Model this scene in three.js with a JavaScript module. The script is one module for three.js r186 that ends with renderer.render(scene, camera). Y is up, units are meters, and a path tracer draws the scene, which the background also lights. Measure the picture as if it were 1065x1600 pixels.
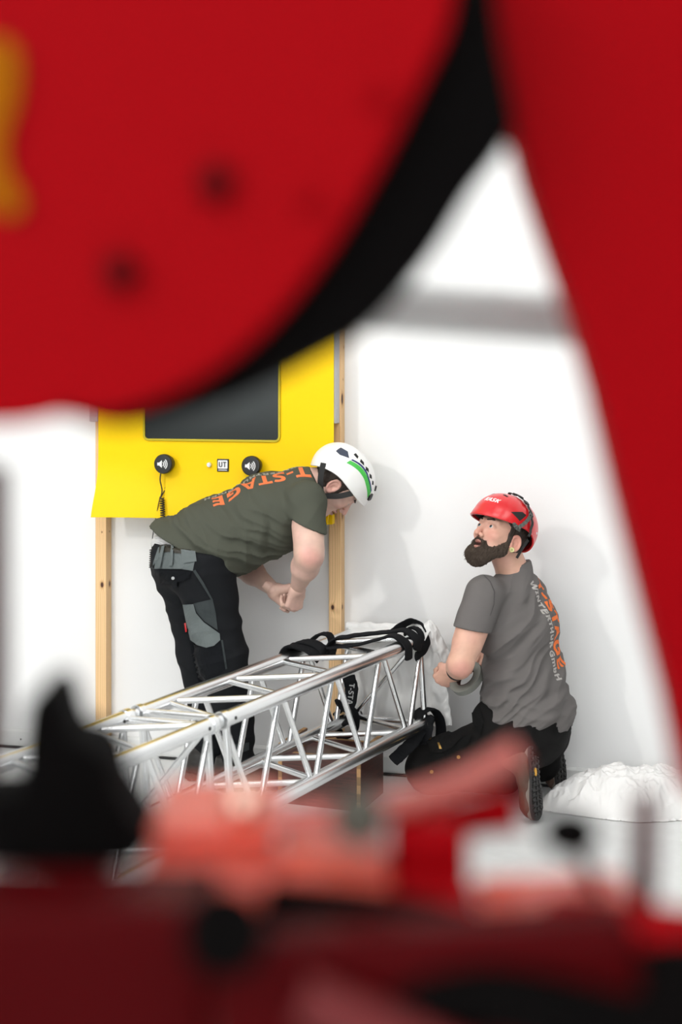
import * as THREE from 'three';
import { RoundedBoxGeometry } from 'three/addons/geometries/RoundedBoxGeometry.js';
import { mergeGeometries } from 'three/addons/utils/BufferGeometryUtils.js';
import { ImprovedNoise } from 'three/addons/math/ImprovedNoise.js';
import { TessellateModifier } from 'three/addons/modifiers/TessellateModifier.js';
import { FontLoader } from 'three/addons/loaders/FontLoader.js';
import { RectAreaLightUniformsLib } from 'three/addons/lights/RectAreaLightUniformsLib.js';

// ------------------------------------------------------------------ camera, light, exposure
const W = 1065, H = 1600, F = 2222, EYE = 1.67, CX = 532.5, HORIZON = 578;
const scene = new THREE.Scene();
const camera = new THREE.PerspectiveCamera(2 * Math.atan(H / 2 / F) * 180 / Math.PI, W / H, 0.05, 60);
camera.position.set(0, EYE, 0);
camera.setViewOffset(W, H, 0, H / 2 - HORIZON, W, H);      // level camera with the lens shifted down
camera.focus = 5.45;
camera.userData.fStop = 1.65;
scene.add(camera);
scene.background = new THREE.Color(0x000000);
RectAreaLightUniformsLib.init();
const renderer = new THREE.WebGLRenderer({ antialias: true });
renderer.toneMapping = THREE.LinearToneMapping;
renderer.toneMappingExposure = 1.0;
renderer.shadowMap.enabled = true;
const PANEL_LIGHT = 9.3, FLOOD = 30, FILL_LIGHT = 1.5;        // ceiling panels, flood lamp high on the left, window-like band added behind the camera for frontal fill
const PANELS = [[-3.6, 2.6], [-1.2, 2.6], [1.2, 2.6], [3.6, 2.6], [-3.6, 4.4], [-1.2, 4.4], [1.2, 4.4], [3.6, 4.4], [-3.6, 7.6], [-1.2, 7.6], [1.2, 7.6], [3.6, 7.6], [-3.6, 9.6], [-1.2, 9.6], [1.2, 9.6], [3.6, 9.6]];   // (along the wall, out from the wall); rows behind the camera added to brighten the red machine

// ------------------------------------------------------------------ helpers
const V = (x, y, z) => new THREE.Vector3(x, y, z);
const P = (x, y, d) => V((x - CX) * d / F, EYE - (y - HORIZON) * d / F, -d);    // a point seen at pixel x, y at that depth
const lin = (r, g, b) => new THREE.Color().setRGB(r, g, b);
const hex = (h) => new THREE.Color(h);
let seed = 7;
const rnd = () => { seed = (seed * 1664525 + 1013904223) >>> 0; return seed / 4294967296; };
const perlin = new ImprovedNoise();
const noise = (x, y, z) => perlin.noise(x + 31.7, y + 17.3, z + 5.1);
const smooth = (a, b, t) => { t = Math.min(1, Math.max(0, (t - a) / (b - a))); return t * t * (3 - 2 * t); };
const mix = (a, b, t) => a + (b - a) * t;
const std = (color, roughness = 0.6, metalness = 0, more = {}) => new THREE.MeshStandardMaterial({ color, roughness, metalness, ...more });
const phys = (color, roughness, more = {}) => new THREE.MeshPhysicalMaterial({ color, roughness, ...more });
const cloth = (r, g, b) => new THREE.MeshPhysicalMaterial({ color: lin(r, g, b), roughness: 0.88, specularIntensity: 0.3 });
const used = {};
function numbered(name) { const n = used[name] = (used[name] ?? -1) + 1; return n ? `${name}_${String(n).padStart(3, '0')}` : name; }
function tag(o, label, category, group, kind) {
  if (label) o.userData.label = label;
  if (category) o.userData.category = category;
  if (group) o.userData.group = group;
  if (kind) o.userData.kind = kind;
  return o;
}
function thing(name, label, category, pos = V(0, 0, 0), group) {
  const o = new THREE.Group(); o.name = numbered(name); o.position.copy(pos); scene.add(o);
  return tag(o, label, category, group);
}
// geometry given in world coordinates, hung under a parent whose base is at parent.userData-free position
function part(name, geo, mat, parent, label) {
  if (Array.isArray(geo)) geo = geo.length > 1 ? mergeGeometries(geo.map(flat)) : geo[0];
  const m = new THREE.Mesh(geo, mat); m.castShadow = m.receiveShadow = true; m.name = parent === scene ? numbered(name) : name;
  if (parent !== scene) {
    let o = parent; const off = V(0, 0, 0);
    while (o && o !== scene) { if (o.isGroup) off.add(o.position); o = o.parent; }
    if (!geo.userData.placed) { geo.translate(-off.x, -off.y, -off.z); geo.userData.placed = true; }
  }
  if (label) m.userData.label = label;
  parent.add(m);
  return m;
}
function flat(g) {                                            // only position, normal, uv, no index: so that shapes merge
  g = g.index ? g.toNonIndexed() : g;
  const n = g.attributes.position.count;
  for (const k of Object.keys(g.attributes)) if (!['position', 'normal', 'uv'].includes(k)) g.deleteAttribute(k);
  if (!g.attributes.normal) g.computeVertexNormals();
  if (!g.attributes.uv) g.setAttribute('uv', new THREE.BufferAttribute(new Float32Array(n * 2), 2));
  g.morphAttributes = {}; g.clearGroups();
  return g;
}
function structure(name, geo, mat) { const m = part(name, geo, mat, scene); m.userData.kind = 'structure'; return m; }
function rod(a, b, r, r2 = r, seg = 18) {                     // a closed cylinder from a to b
  const d = b.clone().sub(a), g = new THREE.CylinderGeometry(r2, r, d.length(), seg, 1);
  g.applyQuaternion(new THREE.Quaternion().setFromUnitVectors(V(0, 1, 0), d.clone().normalize()));
  g.translate((a.x + b.x) / 2, (a.y + b.y) / 2, (a.z + b.z) / 2);
  return g;
}
const tube = (pts, r, n = 60, seg = 8, closed = false) => new THREE.TubeGeometry(new THREE.CatmullRomCurve3(pts, closed), n, r, seg, closed);
function rbox(w, h, d, r, m, seg = 3) { const g = new RoundedBoxGeometry(w, h, d, seg, Math.min(r, w / 2.01, h / 2.01, d / 2.01)); if (m) g.applyMatrix4(m); return g; }
const basis = (x, y, z, o = V(0, 0, 0)) => new THREE.Matrix4().makeBasis(x, y, z).setPosition(o);
function extrude(pts, depth, bevel = 0, holes = []) {
  const s = new THREE.Shape(pts.map(([x, y]) => new THREE.Vector2(x, y)));
  for (const h of holes) s.holes.push(new THREE.Path(h.map(([x, y]) => new THREE.Vector2(x, y))));
  return new THREE.ExtrudeGeometry(s, { depth, bevelEnabled: bevel > 0, bevelSize: bevel, bevelThickness: bevel, bevelSegments: 3, curveSegments: 10 });
}
const circle = (x, y, r, n = 24) => Array.from({ length: n }, (_, i) => [x + r * Math.cos(i / n * 6.2832), y + r * Math.sin(i / n * 6.2832)]);
function roundRect(x0, y0, x1, y1, r, n = 5) {
  const o = [];
  for (const [cx, cy, a] of [[x1 - r, y1 - r, 0], [x0 + r, y1 - r, 1], [x0 + r, y0 + r, 2], [x1 - r, y0 + r, 3]])
    for (let i = 0; i <= n; i++) { const t = (a + i / n) * Math.PI / 2; o.push([cx + r * Math.cos(t), cy + r * Math.sin(t)]); }
  return o;
}
function grid(nu, nv, fn, closeU = false) {                   // an open sheet of points fn(u, v)
  const pos = [], uv = [], idx = [];
  for (let j = 0; j <= nv; j++) for (let i = 0; i <= nu; i++) { const p = fn(i / nu, j / nv); pos.push(p.x, p.y, p.z); uv.push(i / nu, j / nv); }
  for (let j = 0; j < nv; j++) for (let i = 0; i < nu; i++) { const a = j * (nu + 1) + i, b = a + 1, c = a + nu + 1, d = c + 1; idx.push(a, b, d, a, d, c); }
  const g = new THREE.BufferGeometry();
  g.setAttribute('position', new THREE.Float32BufferAttribute(pos, 3)); g.setAttribute('uv', new THREE.Float32BufferAttribute(uv, 2)); g.setIndex(idx); g.computeVertexNormals();
  return g;
}
function slab(nu, nv, fn, thick) {                            // a sheet with thickness: front, back and rim
  const F0 = grid(nu, nv, fn), p = F0.attributes.position, n = F0.attributes.normal, B = F0.clone();
  for (let i = 0; i < p.count; i++) B.attributes.position.setXYZ(i, p.getX(i) - n.getX(i) * thick, p.getY(i) - n.getY(i) * thick, p.getZ(i) - n.getZ(i) * thick);
  const ix = B.index.array; for (let i = 0; i < ix.length; i += 3) { const t = ix[i]; ix[i] = ix[i + 1]; ix[i + 1] = t; }
  B.computeVertexNormals();
  const rim = [], ring = [];
  for (let i = 0; i < nu; i++) ring.push(i);
  for (let j = 0; j < nv; j++) ring.push(j * (nu + 1) + nu);
  for (let i = nu; i > 0; i--) ring.push(nv * (nu + 1) + i);
  for (let j = nv; j > 0; j--) ring.push(j * (nu + 1));
  const q = B.attributes.position, at = (b, i) => [b.getX(i), b.getY(i), b.getZ(i)];
  for (let k = 0; k < ring.length; k++) { const a = ring[k], b = ring[(k + 1) % ring.length]; rim.push(...at(p, a), ...at(q, a), ...at(q, b), ...at(p, a), ...at(q, b), ...at(p, b)); }
  const R = new THREE.BufferGeometry(); R.setAttribute('position', new THREE.Float32BufferAttribute(rim, 3)); R.computeVertexNormals();
  return mergeGeometries([F0, B, R].map(flat));
}
// flat ribbon along a path: pts, a width direction for each point
function ribbon(pts, width, thick, upFn, n = 80) {
  const c = new THREE.CatmullRomCurve3(pts);
  return slab(n, 3, (u, v) => { const p = c.getPoint(u), t = c.getTangent(u), w = upFn(u, t, p).normalize(); return p.addScaledVector(w, (v - 0.5) * width); }, thick);
}

// ------------------------------------------------------------------ surfaces from distance fields
function mesher(f, lo, hi, h, colour) {
  const n = [0, 1, 2].map(k => Math.ceil((hi[k] - lo[k]) / h) + 1), [nx, ny, nz] = n, S = new Float32Array(nx * ny * nz).fill(1), BL = 6;
  const done = new Uint8Array(nx * ny * nz);
  for (let bz = 0; bz < nz; bz += BL) for (let by = 0; by < ny; by += BL) for (let bx = 0; bx < nx; bx += BL) {
    const c = f(lo[0] + (bx + BL / 2) * h, lo[1] + (by + BL / 2) * h, lo[2] + (bz + BL / 2) * h), far = Math.abs(c) > BL * h * 1.35;
    for (let z = bz; z < Math.min(nz, bz + BL); z++) for (let y = by; y < Math.min(ny, by + BL); y++) for (let x = bx; x < Math.min(nx, bx + BL); x++)
      S[x + nx * (y + ny * z)] = far ? c : f(lo[0] + x * h, lo[1] + y * h, lo[2] + z * h);
  }
  const id = new Int32Array(nx * ny * nz).fill(-1), pos = [], idx = [];
  const off = []; for (let k = 0; k < 8; k++) off.push((k & 1) + nx * (((k >> 1) & 1) + ny * (k >> 2)));
  for (let z = 0; z < nz - 1; z++) for (let y = 0; y < ny - 1; y++) for (let x = 0; x < nx - 1; x++) {
    const b = x + nx * (y + ny * z); let m = 0;
    for (let k = 0; k < 8; k++) if (S[b + off[k]] < 0) m |= 1 << k;
    if (m === 0 || m === 255) continue;
    let sx = 0, sy = 0, sz = 0, c = 0;
    for (let k = 0; k < 8; k++) for (const ax of [1, 2, 4]) {
      if (k & ax) continue; const j = k | ax, a = S[b + off[k]], d = S[b + off[j]];
      if ((a < 0) === (d < 0)) continue;
      const t = a / (a - d); sx += (k & 1) + (ax === 1 ? t : 0); sy += ((k >> 1) & 1) + (ax === 2 ? t : 0); sz += (k >> 2) + (ax === 4 ? t : 0); c++;
    }
    id[b] = pos.length / 3; pos.push(lo[0] + (x + sx / c) * h, lo[1] + (y + sy / c) * h, lo[2] + (z + sz / c) * h);
  }
  const st = [1, nx, nx * ny];
  for (let z = 1; z < nz - 1; z++) for (let y = 1; y < ny - 1; y++) for (let x = 1; x < nx - 1; x++) {
    const b = x + nx * (y + ny * z);
    for (let a = 0; a < 3; a++) {
      const s0 = S[b] < 0, s1 = S[b + st[a]] < 0; if (s0 === s1) continue;
      const u = st[(a + 1) % 3], v = st[(a + 2) % 3], q = [id[b], id[b - u], id[b - u - v], id[b - v]];
      if (q.some(i => i < 0)) continue;
      if (s0) idx.push(q[0], q[1], q[2], q[0], q[2], q[3]); else idx.push(q[0], q[2], q[1], q[0], q[3], q[2]);
    }
  }
  const nor = new Float32Array(pos.length), e = h * 0.6, col = colour ? new Float32Array(pos.length) : null;
  for (let i = 0; i < pos.length; i += 3) {
    const [x, y, z] = [pos[i], pos[i + 1], pos[i + 2]];
    let a = f(x + e, y, z) - f(x - e, y, z), b = f(x, y + e, z) - f(x, y - e, z), c = f(x, y, z + e) - f(x, y, z - e);
    const l = Math.hypot(a, b, c) || 1; nor[i] = a / l; nor[i + 1] = b / l; nor[i + 2] = c / l;
    if (col) { const k = colour(x, y, z, a / l, b / l, c / l); col[i] = k[0]; col[i + 1] = k[1]; col[i + 2] = k[2]; }
  }
  const g = new THREE.BufferGeometry();
  g.setAttribute('position', new THREE.Float32BufferAttribute(pos, 3)); g.setAttribute('normal', new THREE.BufferAttribute(nor, 3));
  if (col) g.setAttribute('color', new THREE.BufferAttribute(col, 3));
  g.setIndex(idx);
  return g;
}
const smin = (a, b, k) => { const h = Math.max(k - Math.abs(a - b), 0) / k; return Math.min(a, b) - h * h * k * 0.25; };
const smax = (a, b, k) => -smin(-a, -b, k);
const ball = (x, y, z, cx, cy, cz, r) => Math.hypot(x - cx, y - cy, z - cz) - r;
function ell(x, y, z, cx, cy, cz, rx, ry, rz) {
  const a = (x - cx) / rx, b = (y - cy) / ry, c = (z - cz) / rz, k0 = Math.hypot(a, b, c), k1 = Math.hypot(a / rx, b / ry, c / rz);
  return k1 < 1e-9 ? -Math.min(rx, ry, rz) : k0 * (k0 - 1) / k1;
}
// tapered capsule; with a lateral axis it is wide by the factor e along it
function cap(x, y, z, A, B, ra, rb, lat, e) {
  let px = x - A.x, py = y - A.y, pz = z - A.z; const bx = B.x - A.x, by = B.y - A.y, bz = B.z - A.z;
  if (lat) { const d = (px * lat.x + py * lat.y + pz * lat.z) * (1 - 1 / e); px -= lat.x * d; py -= lat.y * d; pz -= lat.z * d; }
  const t = Math.min(1, Math.max(0, (px * bx + py * by + pz * bz) / (bx * bx + by * by + bz * bz || 1)));
  return Math.hypot(px - t * bx, py - t * by, pz - t * bz) - (ra + (rb - ra) * t);
}
const bones = (list, k) => (x, y, z) => { let d = 9; for (const b of list) d = smin(d, cap(x, y, z, b[0], b[1], b[2], b[3], b[4], b[5]), b[6] ?? k); return d; };
function bound(list, pad) {
  const lo = [9, 9, 9], hi = [-9, -9, -9];
  for (const b of list) for (const [p, r] of [[b[0], b[2]], [b[1], b[3]]]) { const R = r * (b[5] ?? 1) + pad; [p.x, p.y, p.z].forEach((v, k) => { lo[k] = Math.min(lo[k], v - R); hi[k] = Math.max(hi[k], v + R); }); }
  return [lo, hi];
}
function withColour(g, c) {
  const n = g.attributes.position.count, a = new Float32Array(n * 3);
  for (let i = 0; i < n; i++) a.set(c, i * 3);
  g.setAttribute('color', new THREE.BufferAttribute(a, 3)); return g;
}
function joinSkin(list) {                                     // keep position, normal, colour and index
  for (const g of list) for (const k of Object.keys(g.attributes)) if (!['position', 'normal', 'color'].includes(k)) g.deleteAttribute(k);
  return mergeGeometries(list);
}
// lay a flat outline on the surface of a field: every point goes from origin(x, y) along dir until the field falls below the offset
function layOn(geo, origin, dirFn, f, outer, inner, maxEdge = 0.012, reach = 1.2) {
  geo = new TessellateModifier(maxEdge, 5).modify(flat(geo));
  const p = geo.attributes.position, missed = new Set(); let z0 = 9, z1 = -9;
  for (let i = 0; i < p.count; i++) { z0 = Math.min(z0, p.getZ(i)); z1 = Math.max(z1, p.getZ(i)); }
  for (let i = 0; i < p.count; i++) {
    const o = origin(p.getX(i), p.getY(i)), d = dirFn(o), want = p.getZ(i) > (z0 + z1) / 2 ? outer : inner; let t = 0;
    for (let s = 0; s < 160 && t < reach; s++) { const v = f(o.x + d.x * t, o.y + d.y * t, o.z + d.z * t) - want; if (v < 0.0004) break; t += Math.max(v * 0.7, 0.0006); }
    if (t >= reach) missed.add(Math.floor(i / 3));
    p.setXYZ(i, o.x + d.x * t, o.y + d.y * t, o.z + d.z * t);
  }
  if (missed.size) { const keep = []; for (let i = 0; i < p.count; i++) if (!missed.has(Math.floor(i / 3))) keep.push(p.getX(i), p.getY(i), p.getZ(i)); geo = new THREE.BufferGeometry(); geo.setAttribute('position', new THREE.Float32BufferAttribute(keep, 3)); }
  geo.computeVertexNormals(); return geo;
}
const onView = (pts, f, near, outer = 0.003, inner = -0.006, edge = 0.03) => {    // outline in the camera's view, laid on the first surface beyond the depth near
  const g = extrude(pts.map(([x, y]) => [(x - CX) / F * near, (HORIZON - y) / F * near]), 0.01);
  return layOn(g, (x, y) => V(x, y + EYE, -near), o => V(o.x, o.y - EYE, o.z).normalize(), f, outer, inner, edge);
};
const font = await new FontLoader().loadAsync('fonts/droid/droid_sans_bold.typeface.json');
function lettering(text, size, depth, stretch = 1) {          // centred on x, baseline at 0
  const shapes = font.generateShapes(text, size), g = new THREE.ExtrudeGeometry(shapes, { depth, bevelEnabled: false, curveSegments: 4 });
  g.computeBoundingBox(); g.translate(-(g.boundingBox.min.x + g.boundingBox.max.x) / 2, 0, 0); g.scale(stretch, 1, 1);
  return g;
}
function pixelMap(w, h, fn, srgb = true) {                    // procedural texture from fn(u, v) -> [r, g, b] in 0..1
  const d = new Uint8Array(w * h * 4);
  for (let j = 0; j < h; j++) for (let i = 0; i < w; i++) { const c = fn(i / w, j / h), k = (j * w + i) * 4; d[k] = c[0] * 255; d[k + 1] = c[1] * 255; d[k + 2] = c[2] * 255; d[k + 3] = 255; }
  const t = new THREE.DataTexture(d, w, h); t.magFilter = t.minFilter = THREE.LinearFilter; t.wrapS = t.wrapT = THREE.RepeatWrapping; if (srgb) t.colorSpace = THREE.SRGBColorSpace; t.needsUpdate = true;
  return t;
}
// ------------------------------------------------------------------ the hall
// the rear wall runs from far left to near right; u is along it, n points out of it into the room
const ANG = 14.5 * Math.PI / 180, U = V(Math.cos(ANG), 0, Math.sin(ANG)), N = V(-Math.sin(ANG), 0, Math.cos(ANG)), Y = V(0, 1, 0), O = V(-0.018, 0, -5.943);
const R = (u, y, n) => O.clone().addScaledVector(U, u).addScaledVector(Y, y).addScaledVector(N, n);       // room coordinates
const RM = (u, y, n) => basis(U, Y, N, R(u, y, n));
// room coordinate u, and height, seen at a pixel on the plane n out of the wall
function onWall(x, y, n = 0) {
  const o = R(0, 0, n), k = (x - CX) / F; const t = (-k * o.z - o.x) / (U.x + k * U.z), p = o.clone().addScaledVector(U, t), s = F / -p.z;
  return [t, EYE - (y - HORIZON) / s];
}
const rbx = (u0, u1, y0, y1, n0, n1, r = 0.004) => rbox(u1 - u0, y1 - y0, n1 - n0, r, RM((u0 + u1) / 2, (y0 + y1) / 2, (n0 + n1) / 2));
const L = -7, Rr = 7, DEEP = 12, TOP = 4.6;
const speck = pixelMap(256, 256, (u, v) => { const k = 0.96 + 0.015 * noise(u * 24, v * 24, 0) + 0.015 * noise(u * 70, v * 70, 4); return [k, k, k]; });
speck.repeat.set(6, 6);
const wallWhite = std(lin(0.84, 0.845, 0.845), 0.85), hallGrey = std(lin(0.22, 0.22, 0.22), 0.9), floorMat = std(lin(0.76, 0.77, 0.765), 0.42, 0, { map: speck });
const trimWhite = std(lin(0.8, 0.81, 0.8), 0.45);
structure('floor', rbx(L, Rr, -0.1, 0, -0.2, DEEP, 0.001), floorMat);
structure('ceiling', rbx(L, Rr, TOP, TOP + 0.1, -0.2, DEEP, 0.001), wallWhite);
structure('wall_back', rbx(L, Rr, 0, TOP, -0.2, 0, 0.001), wallWhite);
structure('wall_left', rbx(L - 0.2, L, 0, TOP, -0.2, DEEP, 0.001), hallGrey);
structure('wall_right', rbx(Rr, Rr + 0.2, 0, TOP, -0.2, DEEP, 0.001), hallGrey);
// unseen wall behind the camera; its glowing window band is added for frontal fill
structure('wall_front', [rbx(L, Rr, 0, 0.9, DEEP, DEEP + 0.2, 0.001), rbx(L, Rr, 4.2, TOP, DEEP, DEEP + 0.2, 0.001), rbx(L, -6, 0.9, 4.2, DEEP, DEEP + 0.2, 0.001), rbx(6, Rr, 0.9, 4.2, DEEP, DEEP + 0.2, 0.001)], hallGrey);
{
  const w = new THREE.Group(); w.name = 'added_fill_band_1'; w.position.copy(R(0, 0.9, DEEP)); w.userData.kind = 'structure'; scene.add(w);
  const bar = std(lin(0.1, 0.1, 0.1), 0.5), fillGlow = std(0xffffff, 0.4, 0, { emissive: lin(0.95, 0.98, 1), emissiveIntensity: 0.8 });
  for (let i = 0; i < 6; i++) part('fill_pane', rbx(-5.95 + i * 2, -4.05 + i * 2, 0.95, 4.15, DEEP + 0.09, DEEP + 0.1, 0.001), fillGlow, w);
  for (let i = 0; i <= 6; i++) part('fill_band_bar', rbx(-6.05 + i * 2, -5.95 + i * 2, 0.9, 4.2, DEEP + 0.06, DEEP + 0.13, 0.002), bar, w);
  const l = new THREE.RectAreaLight(lin(0.96, 0.985, 1), FILL_LIGHT, 11.9, 3.2); l.name = 'added_fill_light'; l.position.copy(R(0, 2.55, DEEP - 0.02).sub(w.position)); l.quaternion.setFromRotationMatrix(basis(U, Y, N)); w.add(l);
}
structure('baseboard_back', (() => {
  const g = extrude([[0, 0.008], [0.016, 0.008], [0.016, 0.07], [0.01, 0.078], [0, 0.08]], Rr - L - 0.02);
  g.applyMatrix4(basis(N, Y, U.clone().negate(), R(Rr - 0.01, 0, 0.0005))); return g;
})(), trimWhite);
{ // small round fixing holes in the baseboard
  const dark = std(lin(0.02, 0.02, 0.02), 0.8);
  for (const [x, y] of [[33, 1155], [897, 1213]]) { const [u, h] = onWall(x, y, 0.016); const m = part('trim_1', rod(R(u, h, 0.0165), R(u, h, 0.02), 0.003), dark, scene); m.name = numbered('screw_head'); tag(m, x < 500 ? 'tiny dark screw head in the white baseboard at far left' : 'tiny dark screw head in the white baseboard above the heaped sheet', 'screw'); }
}
// unseen ceiling panels, the rear rows added for fill: a glowing diffuser in a frame and an area light of the same size under it
const panelFrame = std(lin(0.7, 0.7, 0.7), 0.5), glow = std(0xffffff, 0.5, 0, { emissive: lin(1, 0.99, 0.97), emissiveIntensity: 3 });
PANELS.forEach(([u, n], i) => {
  const t = thing('ceiling_light', 'unseen long white rectangular lamp panel under the hall ceiling', 'ceiling light', R(u, TOP, n), 'lamp panels under the hall ceiling');
  part('frame', rbx(u - 0.78, u + 0.78, TOP - 0.07, TOP - 0.001, n - 0.33, n + 0.33), panelFrame, t);
  part('diffuser', rbx(u - 0.75, u + 0.75, TOP - 0.08, TOP - 0.071, n - 0.3, n + 0.3), glow, t);
  const a = new THREE.RectAreaLight(lin(1, 0.985, 0.96), PANEL_LIGHT, 1.5, 0.6);
  a.position.copy(R(u, TOP - 0.085, n).sub(t.position)); a.name = 'panel_light';
  a.quaternion.setFromRotationMatrix(basis(U, N.clone(), V(0, 1, 0))); t.add(a);
});
{ // flood lamp near the ceiling, left and behind: it throws the shadows to the right and down
  const at = V(-4.3, 4.05, -0.9), to = V(-0.4, 1.0, -5.6), dir = to.clone().sub(at).normalize();
  const t = thing('flood_lamp', 'black flood lamp hanging under the hall ceiling', 'lamp', V(at.x, TOP, at.z));
  part('hanger', rod(V(at.x, TOP - 0.001, at.z), at.clone().addScaledVector(dir, -0.2), 0.015), std(lin(0.02, 0.02, 0.02), 0.6), t);
  part('housing', [rod(at.clone().addScaledVector(dir, -0.26), at.clone().addScaledVector(dir, -0.04), 0.09, 0.15, 28)], std(lin(0.03, 0.03, 0.03), 0.5), t);
  part('lens', [rod(at.clone().addScaledVector(dir, -0.04), at.clone().addScaledVector(dir, -0.02), 0.14, 0.13, 28)], glow, t);
  const s = new THREE.SpotLight(lin(1, 0.97, 0.92), FLOOD, 0, 0.62, 0.6, 2);
  s.position.copy(at).sub(t.position); s.target.position.copy(to); scene.add(s.target); s.target.name = 'flood_target'; s.castShadow = true; s.shadow.mapSize.set(2048, 2048); s.shadow.radius = 6; s.name = 'flood_light'; t.add(s);
}

// ------------------------------------------------------------------ yellow display panel on two posts
const blackPlastic = std(lin(0.012, 0.012, 0.012), 0.45), softBlack = std(lin(0.02, 0.02, 0.02), 0.75), printWhite = std(lin(0.85, 0.85, 0.85), 0.6);
const alu = std(lin(0.82, 0.83, 0.84), 0.24, 1), steel = std(lin(0.7, 0.71, 0.72), 0.3, 1);
function pine(knots, tone) {
  return pixelMap(96, 1024, (u, v) => {
    let w = 0; for (const [ku, kv, r] of knots) { const dx = (u - ku) / r, dy = (v - kv) / (r * 0.045); w += Math.exp(-(dx * dx + dy * dy) * 0.45) * 0.9; }
    const x = u * 5 + 0.5 * noise(u * 2, v * 3, tone * 9) + w * 1.2, g = 0.5 + 0.5 * Math.sin(x * 6.3 + 1.5 * noise(u * 3, v * 5, 3));
    const fine = 0.06 * noise(u * 60, v * 10, 1); let k = 1 - 0.09 * g * g + fine;
    let c = [0.95 * k, 0.79 * k, 0.6 * k - 0.03 * g];
    for (const [ku, kv, r, dk = 1] of knots) { const q = Math.hypot((u - ku) / r, (v - kv) / (r * 0.035)); const s = smooth(1.05, 0.55, q), h = smooth(1.9, 0.9, q) * 0.3; c = [mix(mix(c[0], 0.6, h), 0.25, s * dk), mix(mix(c[1], 0.38, h), 0.12, s * dk), mix(mix(c[2], 0.17, h), 0.05, s * dk)]; }
    return c.map(x => Math.min(1, Math.max(0, x)));
  });
}
{
  const [ul] = onWall(153, 950, 0.03), [ur] = onWall(516, 850, 0.03);
  const t = thing('display_stand', 'yellow sheet display panel with dark screen mounted on two timber posts against the wall', 'display', R((ul + ur) / 2, 0, 0.03));
  const top = 2.45;
  const woodA = std(0xffffff, 0.62, 0, { map: pine([[0.62, 0.302, 0.16], [0.6, 0.395, 0.05], [0.3, 0.8, 0.2]], 1) }), woodB = std(0xffffff, 0.62, 0, { map: pine([[0.3, 0.28, 0.14], [0.3, 0.435, 0.22, 0.45], [0.25, 0.632, 0.3], [0.5, 0.665, 0.06], [0.7, 0.72, 0.07]], 2) });
  part('post', rbx(ul, ul + 0.051, 0, top, 0.001, 0.058, 0.003), woodA, t, 'left pine post with a dark knot');
  part('post', rbx(ur, ur + 0.054, 0, top, 0.001, 0.058, 0.003), woodB, t, 'right pine post with several knots');
  // the sheet: flat behind, curling out towards the room at its lower edge
  const yellow = phys(lin(0.93, 0.6, 0.0), 0.5, { specularIntensity: 0.35 }), [u0] = onWall(152, 660, 0.15), [u1] = onWall(520, 660, 0.15), yb = 1.05, yt = 2.35;
  const out = (u, y) => { const a = smooth(1.36, 1.02, y), e = Math.abs(2 * (u - u0) / (u1 - u0) - 1); return 0.14 + a * a * (0.03 + (u < (u0 + u1) / 2 ? 0.05 : 0.075) * e * e); };
  const screen = [onWall(226, 686, 0.145), onWall(435, 688, 0.145)], s0 = screen[0][0], s1 = screen[1][0], sb = (screen[0][1] + screen[1][1]) / 2, stp = sb + 0.46;
  const sheet = part('panel_sheet', slab(60, 60, (a, b) => { const u = mix(u0, u1, a), y = mix(yb, yt, b); return R(u, y, out(u, y)); }, 0.006), yellow, t);
  for (const u of [ul + 0.0255, ur + 0.027]) part('bracket', rbx(u - 0.02, u + 0.02, 1.45, 2.2, 0.059, 0.131), std(lin(0.5, 0.5, 0.5), 0.5), t);
  part('screen_frame', (() => { const g = extrude(roundRect(s0 - 0.006, sb - 0.006, s1 + 0.006, stp + 0.006, 0.022), 0.006, 0.0015, [roundRect(s0, sb, s1, stp, 0.016).reverse()]); g.applyMatrix4(RM(0, 0, 0.14)); return g; })(), std(lin(0.5, 0.4, 0.0), 0.5), t);
  part('screen', (() => { const g = extrude(roundRect(s0, sb, s1, stp, 0.016), 0.003); g.applyMatrix4(RM(0, 0, 0.1402)); return g; })(), phys(lin(0.018, 0.023, 0.022), 0.14, { specularIntensity: 0.7 }), t);
  // the steel push button and the small museum plate
  const [bu, by] = onWall(327, 726, 0.145), nb = out(bu, by);
  const b = part('push_button', rod(R(bu, by, nb), R(bu, by, nb + 0.012), 0.011, 0.0095, 28), steel, t);
  part('button_cap', rod(R(bu, by, nb + 0.0121), R(bu, by, nb + 0.016), 0.007, 0.006, 24), alu, b);
  const [pu, py] = onWall(348, 727, 0.145), np = out(pu, py);
  const pl = part('sign_plate', rbx(pu - 0.0255, pu + 0.0255, py - 0.0265, py + 0.0265, np - 0.002, np + 0.006, 0.002), blackPlastic, t, 'small black plate with white field lettered UT');
  part('sign_field', (() => { const g = extrude(roundRect(-0.021, -0.014, 0.021, 0.021, 0.004), 0.001); g.applyMatrix4(RM(pu, py, np + 0.006)); return g; })(), printWhite, pl);
  part('sign_lettering', (() => { const g = lettering('UT', 0.022, 0.001, 0.92); g.applyMatrix4(RM(pu, py - 0.0075, np + 0.0071)); return g; })(), blackPlastic, pl);
  part('sign_strip', (() => { const g = extrude([[-0.019, -0.0215], [0.019, -0.0215], [0.019, -0.0185], [-0.019, -0.0185]], 0.001); g.applyMatrix4(RM(pu, py, np + 0.006)); return g; })(), printWhite, pl);
  part('edge_clip', rbx(...(() => { const [a, y] = onWall(517.5, 811, 0.1); return [a - 0.012, a + 0.012, y - 0.02, y + 0.02]; })(), 0.09, 0.13, 0.004), yellow, t, 'small yellow tab under the right corner of the sheet');
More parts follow.
